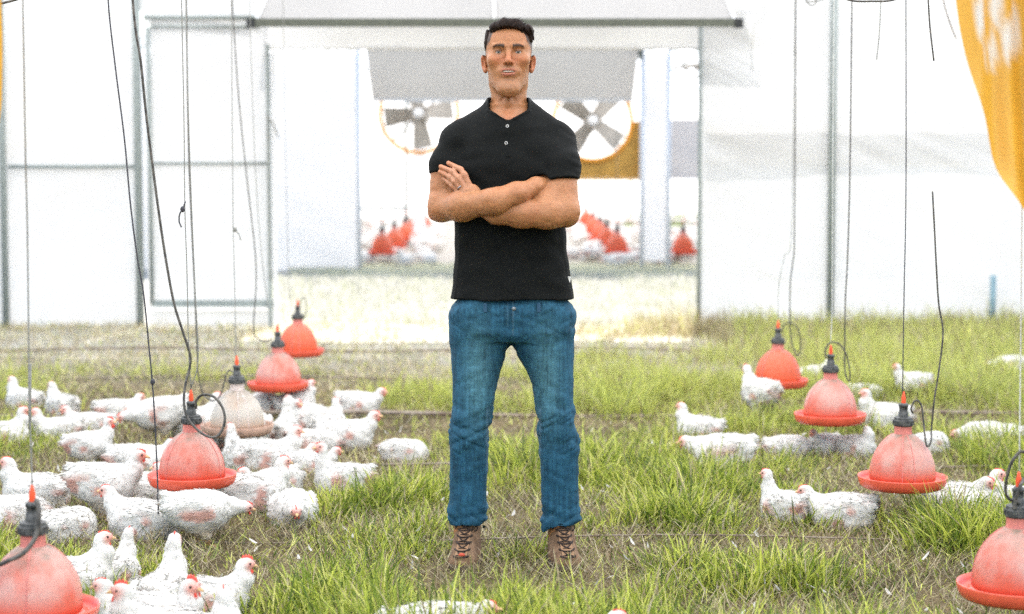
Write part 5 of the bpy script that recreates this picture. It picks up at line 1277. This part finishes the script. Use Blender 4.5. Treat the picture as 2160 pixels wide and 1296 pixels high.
# the blurred flock inside the second house
rf = np.random.default_rng(5); placed = []
while len(placed) < 300:
    Y = 24.2 + 17 * rf.random() ** 1.3; X = rf.uniform(-0.09, 0.115) * Y
    if Y < 25.2 and rf.random() < 0.5: continue
    if all((X - a) ** 2 + (Y - b) ** 2 > 0.10 for a, b in placed): placed.append((X, Y))
for X, Y in placed:
    ppx = 1080 + FPX * X / Y
    if 925 < ppx < 1205: continue                                    # wholly behind the man
    rowlab = 'front rows' if Y < 28.5 else ('middle rows' if Y < 34 else 'farthest rows')
    where = 'left of the man' if ppx < 1000 else ('right of the man' if ppx < 1350 else ('behind the white panel' if ppx < 1413 else 'right of the white panel'))
    body = POSES[['up', 'mid', 'tuck', 'stand', 'low', 'back'][rf.integers(6)]][0]
    o = link('chicken', body); o.location = (X, Y, 0); s_ = rf.uniform(0.9, 1.1); o.scale = (s_,) * 3; o.rotation_euler = (0, 0, rf.uniform(0, 6.28))
    tag(o, 'blurred white chicken in the distant flock, %s, %s' % (rowlab, where), 'chicken', 'distant flock, %s %s' % (rowlab, where))
# ---------------------------------------------------------------- turf: every blade is geometry
def px_of(x, y):                                                     # where a point of the ground stands in the view, only to decide how dense to sow
    d = np.stack([x, y, np.full(len(x), -CAM_H)], 1)
    fw = d[:, 1] * CT - d[:, 2] * ST; up = d[:, 1] * ST + d[:, 2] * CT
    return 1080 + FPX * d[:, 0] / fw, 648 - FPX * up / fw
def ell_w(x, y, cx, cy, rx, ry, soft=0.6): return np.clip((1 + soft - np.sqrt(((x - cx) / rx) ** 2 + ((y - cy) / ry) ** 2)) / soft, 0, 1)
BARE = [(1.3, 6.3, 0.3, 0.1), (0.95, 7.05, 0.28, 0.1), (1.75, 6.2, 0.3, 0.12), (0.6, 8.7, 0.3, 0.12), (-3.2, 14.2, 2.6, 0.9), (1.05, 5.55, 0.55, 0.22), (0.75, 6.62, 0.5, 0.22), (0.35, 7.3, 0.35, 0.25), (1.6, 7.7, 0.4, 0.25), (-1.2, 6.2, 0.5, 0.6), (-1.25, 7.2, 0.7, 0.5), (-1.3, 8.3, 0.8, 0.5), (-1.4, 9.6, 0.9, 0.6),
        (-0.05, 6.75, 0.16, 0.25), (-0.2, 6.05, 0.22, 0.18), (0.24, 6.08, 0.2, 0.2), (-0.9, 5.0, 0.3, 0.2), (0.5, 5.4, 0.22, 0.14), (1.5, 8.9, 0.35, 0.3), (1.3, 10.2, 0.5, 0.4), (0.2, 9.6, 0.7, 0.25), (-0.5, 11.2, 0.8, 0.35), (0.8, 12.2, 0.7, 0.3), (2.2, 9.9, 0.4, 0.5), (-2.2, 12.4, 1.2, 0.3), (0.2, 13.1, 1.6, 0.45), (-0.8, 13.9, 2.2, 0.6)]
def lushness(x, y):
    P = np.stack([x * 1.6, y * 1.1, x * 0], 1)
    L = 0.545 + 0.62 * fbm(P, 31, 3) + 0.25 * noise(P * 4.3, 39)
    for b in BARE: L = L - 0.55 * ell_w(x, y, *b)
    L = L - 0.16 * np.clip((y - 8.5) / 3, 0, 1) - 0.12 * np.clip((-0.3 - x) / 0.8, 0, 1) * (y > 9) - 0.35 * np.clip((y - 11.8) / 1.5, 0, 1) * np.clip((1.3 - x) / 1.0, 0, 1)
    L = L + 0.42 * ell_w(x, y, 1.6, 11.2, 1.5, 1.9) + 0.6 * ell_w(x, y, 3.0, 14.2, 1.9, 1.4) + 0.2 * ell_w(x, y, 2.3, 8.4, 0.5, 0.8) + 0.25 * ell_w(x, y, 0.0, 5.2, 1.2, 0.5) + 0.2 * ell_w(x, y, 1.0, 8.0, 0.5, 0.5) + 0.22 * ell_w(x, y, -0.6, 6.1, 0.28, 0.8)
    return np.clip(L, 0, 1.1)
def free_of_birds(x, y):
    ok = np.ones(len(x), bool)
    for cx, cy, a, pose, sc, mir in CHICKENS:
        dx, dy = x - cx, y - cy; u = dx * math.cos(a) + dy * math.sin(a); v = -dx * math.sin(a) + dy * math.cos(a)
        ok &= ~(((u / (0.135 * sc)) ** 2 + (v / (0.08 * sc)) ** 2) < 1)
    for fx, fy in BOOT_AT: ok &= ~((((x - fx) / 0.05) ** 2 + ((y - fy) / 0.14) ** 2) < 1)
    return ok
BOOT_AT = [(-0.165, 6.24), (0.182, 6.24)]
def sow(n, y0, y1, rng, tuft=9, spread=0.045):
    """tuft centres spread evenly over the visible wedge, blades around them"""
    m = n // tuft
    u = rng.random(m); y = np.sqrt(y0 ** 2 + u * (y1 ** 2 - y0 ** 2)); hw = 0.3 * y + 0.25
    x = rng.uniform(-1, 1, m) * hw
    tx = np.repeat(x, tuft) + rng.normal(0, spread, m * tuft); ty = np.repeat(y, tuft) + rng.normal(0, spread, m * tuft)
    return tx, ty, np.repeat(x, tuft), np.repeat(y, tuft)
GREENS = np.array([(0.065, 0.105, 0.014), (0.155, 0.215, 0.026), (0.32, 0.375, 0.05), (0.48, 0.51, 0.09), (0.58, 0.56, 0.18)])
STRAW = np.array([(0.36, 0.30, 0.17), (0.26, 0.2, 0.11), (0.46, 0.40, 0.26), (0.16, 0.12, 0.065)])
def blades(x, y, h, w, lean, az, curl, cols, z0, name, material):
    n = len(x); ts = (0.0, 0.4, 0.75, 1.0); ws = (0.8, 1.0, 0.7, 0.0)
    dx, dy = np.cos(az), np.sin(az); face = RNG.uniform(0, 2 * math.pi, n); sx, sy = np.cos(face), np.sin(face)
    V = np.empty((n, 7, 3), np.float32); C = np.empty((n, 7, 3), np.float32); k = 0
    for i, t in enumerate(ts):
        off = h * (lean * t + curl * t * t); z = h * t * np.sqrt(np.maximum(0.08, 1 - np.minimum(0.92, (lean + curl * t) ** 2))) + z0
        px, py = x + dx * off, y + dy * off
        for s in ((-1, 1) if i < 3 else (0,)):
            V[:, k, 0] = px + s * sx * w * 0.5 * ws[i]; V[:, k, 1] = py + s * sy * w * 0.5 * ws[i]; V[:, k, 2] = z
            C[:, k] = cols; k += 1
    b = np.arange(n)[:, None] * 7
    quad = np.concatenate([b + np.array([[0, 1, 3, 2]]), b + np.array([[2, 3, 5, 4]])]); tri = b + np.array([[4, 5, 6]])
    me = bpy.data.meshes.new(name); nv = n * 7
    me.vertices.add(nv); me.vertices.foreach_set('co', V.ravel())
    flat = np.concatenate([quad.ravel(), tri.ravel()]).astype(np.int32); tot = np.concatenate([np.full(len(quad), 4), np.full(len(tri), 3)]).astype(np.int32)
    st = np.zeros(len(tot), np.int32); st[1:] = np.cumsum(tot)[:-1]
    me.loops.add(len(flat)); me.loops.foreach_set('vertex_index', flat); me.polygons.add(len(tot)); me.polygons.foreach_set('loop_start', st); me.polygons.foreach_set('loop_total', tot)
    a = me.color_attributes.new('Col', 'FLOAT_COLOR', 'POINT'); c4 = np.ones((nv, 4), np.float32); c4[:, :3] = C.reshape(-1, 3); a.data.foreach_set('color', c4.ravel())
    me.update(calc_edges=True)
    o = link(name, me, material); return tag(o, kind='stuff')
M['blade'] = blade_mat('grass_blade', 0.4)
M['dry'] = blade_mat('dry_blade', 0.2)
def grass_patch(n, y0, y1, hmul, seed, name='grass', label='green and yellow grass tufts growing over the whole floor', straw_bias=0.0, wmul=1.0):
    rng = np.random.default_rng(seed)
    x, y, tx, ty = sow(n, y0, y1, rng)
    L = lushness(tx, ty); keep = (rng.random(len(x)) < np.clip(L * 1.15 + 0.06, 0, 1)) & free_of_birds(x, y)
    x, y, tx, ty, L = x[keep], y[keep], tx[keep], ty[keep], L[keep]; m = len(x)
    tid = np.floor(tx * 9973.0 + ty * 7919.0).astype(np.int64); tr = _h(tid, tid * 3 + 1, tid * 7 + 5, 77); tr2 = _h(tid, tid * 5 + 2, tid * 11 + 3, 78); tn = 0.75 * tr + 0.25 * noise(np.stack([tx * 5, ty * 5, tx * 0], 1), 8)
    h = (0.038 + 0.15 * np.clip(L, 0, 1) ** 1.3) * rng.uniform(0.5, 1.2, m) * np.exp(0.42 * tr2) * hmul
    for bx, by, brx, bry in ((-0.185, 5.86, 0.15, 0.40), (0.2, 5.86, 0.15, 0.40)): h *= 1 - 0.85 * ell_w(x, y, bx, by, brx, bry)
    h *= np.where((tx < -0.75) & (ty < 9), 0.62, 1.0)
    w = (0.0044 + 0.00024 * y) * rng.uniform(0.7, 1.25, m) * wmul
    out = np.arctan2(y - ty, x - tx) + rng.normal(0, 0.7, m)
    lean = np.abs(rng.normal(0.2, 0.18, m)); curl = rng.uniform(0.05, 0.7, m)
    gi = np.clip(((0.5 + 0.5 * tn) * 4.6 + rng.normal(0, 0.7, m)).astype(int), 0, 4); c = GREENS[gi] * rng.uniform(0.8, 1.25, (m, 1))
    yel = np.clip((y - 7.5) / 4.5, 0, 1)[:, None] * 0.75; c = c * (1 - yel) + np.array([0.52, 0.53, 0.16]) * yel * rng.uniform(0.75, 1.2, (m, 1))
    dry = rng.random(m) < (0.10 + 0.5 * np.clip(0.5 - L, 0, 1) + straw_bias + 0.25 * np.clip((y - 11.5) / 3, 0, 1) + 0.5 * np.clip((y - 13.2) / 0.6, 0, 1) * (x < 1.75))
    c[dry] = STRAW[rng.integers(0, 3, dry.sum())] * rng.uniform(0.8, 1.2, (dry.sum(), 1))
    o = blades(x, y, h, w, lean, out, curl, c, ground_z(x, y) - 0.004, name, M['blade'])
    o['label'] = label; o['category'] = 'grass'; return o
grass_patch(175000, 4.0, 7.6, 1.0, 41, label='green grass tufts on the near turf round the man and the front chickens')
grass_patch(95000, 7.6, 11.0, 0.95, 42, label='yellow green grass tufts on the turf behind the man')
grass_patch(60000, 11.0, 15.35, 0.95, 43, label='pale sparse grass at the back of the near house, taller by the right wall')
def thatch(n, y0, y1, seed, label):
    rng = np.random.default_rng(seed); x, y, tx, ty = sow(n, y0, y1, rng, 6, 0.09)
    L = lushness(tx, ty); keep = (rng.random(len(x)) < np.clip(0.95 - 1.0 * L, 0.06, 1)) & free_of_birds(x, y); x, y = x[keep], y[keep]; m = len(x)
    c = STRAW[rng.integers(0, 4, m)] * rng.uniform(0.6, 1.15, (m, 1)) * (1 + 0.5 * np.clip((y - 8.5) / 3, 0, 1))[:, None]
    g = rng.random(m) < 0.22; c[g] = GREENS[rng.integers(0, 5, g.sum())]
    o = blades(x, y, rng.uniform(0.03, 0.11, m), (0.0020 + 0.0002 * y) * rng.uniform(0.7, 1.2, m), rng.uniform(0.78, 0.97, m), rng.uniform(0, 6.28, m), rng.uniform(-0.25, 0.1, m), c, ground_z(x, y) + rng.uniform(0.001, 0.012, m), 'straw', M['dry'])
    o['label'] = label; o['category'] = 'straw'
thatch(70000, 4.0, 9.0, 51, 'dry trampled straw lying between the near grass tufts')
thatch(45000, 9.0, 15.4, 52, 'dry trampled straw lying on the turf at the back of the near house')
# the dry yard and the turf of the second house
rng = np.random.default_rng(61); n = 26000; y = rng.uniform(15.5, 21.6, n); x = rng.uniform(-0.13, 0.13, n) * y
h = rng.uniform(0.03, 0.1, n) + 0.05 * (noise(np.stack([x * 2, y * 2, x * 0], 1), 3) > 0.1); c = np.tile(np.array([0.50, 0.485, 0.42]), (n, 1)) * rng.uniform(0.8, 1.2, (n, 1))
gm = rng.random(n) < 0.16; c[gm] = np.array([0.38, 0.40, 0.24]) * rng.uniform(0.8, 1.3, (gm.sum(), 1))
o = blades(x, y, h, 0.011 * np.ones(n), np.abs(rng.normal(0.3, 0.2, n)), rng.uniform(0, 6.28, n), rng.uniform(0, 0.6, n), c, np.zeros(n), 'yard_grass', M['blade']); o['label'] = 'dry sunlit grass of the bright yard between the two houses'; o['category'] = 'grass'
rng = np.random.default_rng(62); n = 9000; y = rng.uniform(36, 44.8, n); x = rng.uniform(0.062, 0.12, n) * y
c = np.tile(np.array([0.30, 0.36, 0.14]), (n, 1)) * rng.uniform(0.7, 1.3, (n, 1))
o = blades(x, y, rng.uniform(0.06, 0.16, n), 0.03 * np.ones(n), np.abs(rng.normal(0.3, 0.2, n)), rng.uniform(0, 6.28, n), rng.uniform(0, 0.6, n), c, np.zeros(n), 'far_grass', M['blade']); o['label'] = 'green grass at the far end of the second house'; o['category'] = 'grass'

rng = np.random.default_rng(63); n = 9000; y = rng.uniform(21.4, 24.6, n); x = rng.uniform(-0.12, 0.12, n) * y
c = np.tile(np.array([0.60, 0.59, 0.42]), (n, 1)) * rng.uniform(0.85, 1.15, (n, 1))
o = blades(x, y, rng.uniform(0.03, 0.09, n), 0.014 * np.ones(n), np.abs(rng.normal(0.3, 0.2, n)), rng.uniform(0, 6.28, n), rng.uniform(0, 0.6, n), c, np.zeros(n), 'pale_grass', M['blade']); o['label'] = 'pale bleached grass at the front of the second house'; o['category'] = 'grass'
# small white feathers shed on the turf
rng = np.random.default_rng(71); n = 260; y = rng.uniform(4.4, 9.5, n); x = rng.uniform(-0.29, 0.29, n) * y
c = np.tile(np.array([0.6, 0.58, 0.54]), (n, 1)) * rng.uniform(0.8, 1.1, (n, 1))
o = blades(x, y, rng.uniform(0.015, 0.04, n), rng.uniform(0.008, 0.014, n), rng.uniform(0.75, 0.95, n), rng.uniform(0, 6.28, n), rng.uniform(-0.3, 0.1, n), c, ground_z(x, y) + rng.uniform(0.01, 0.045, n), 'shed_feathers', M['dry']); o['label'] = 'small white feathers shed here and there on the turf'; o['category'] = 'feathers'
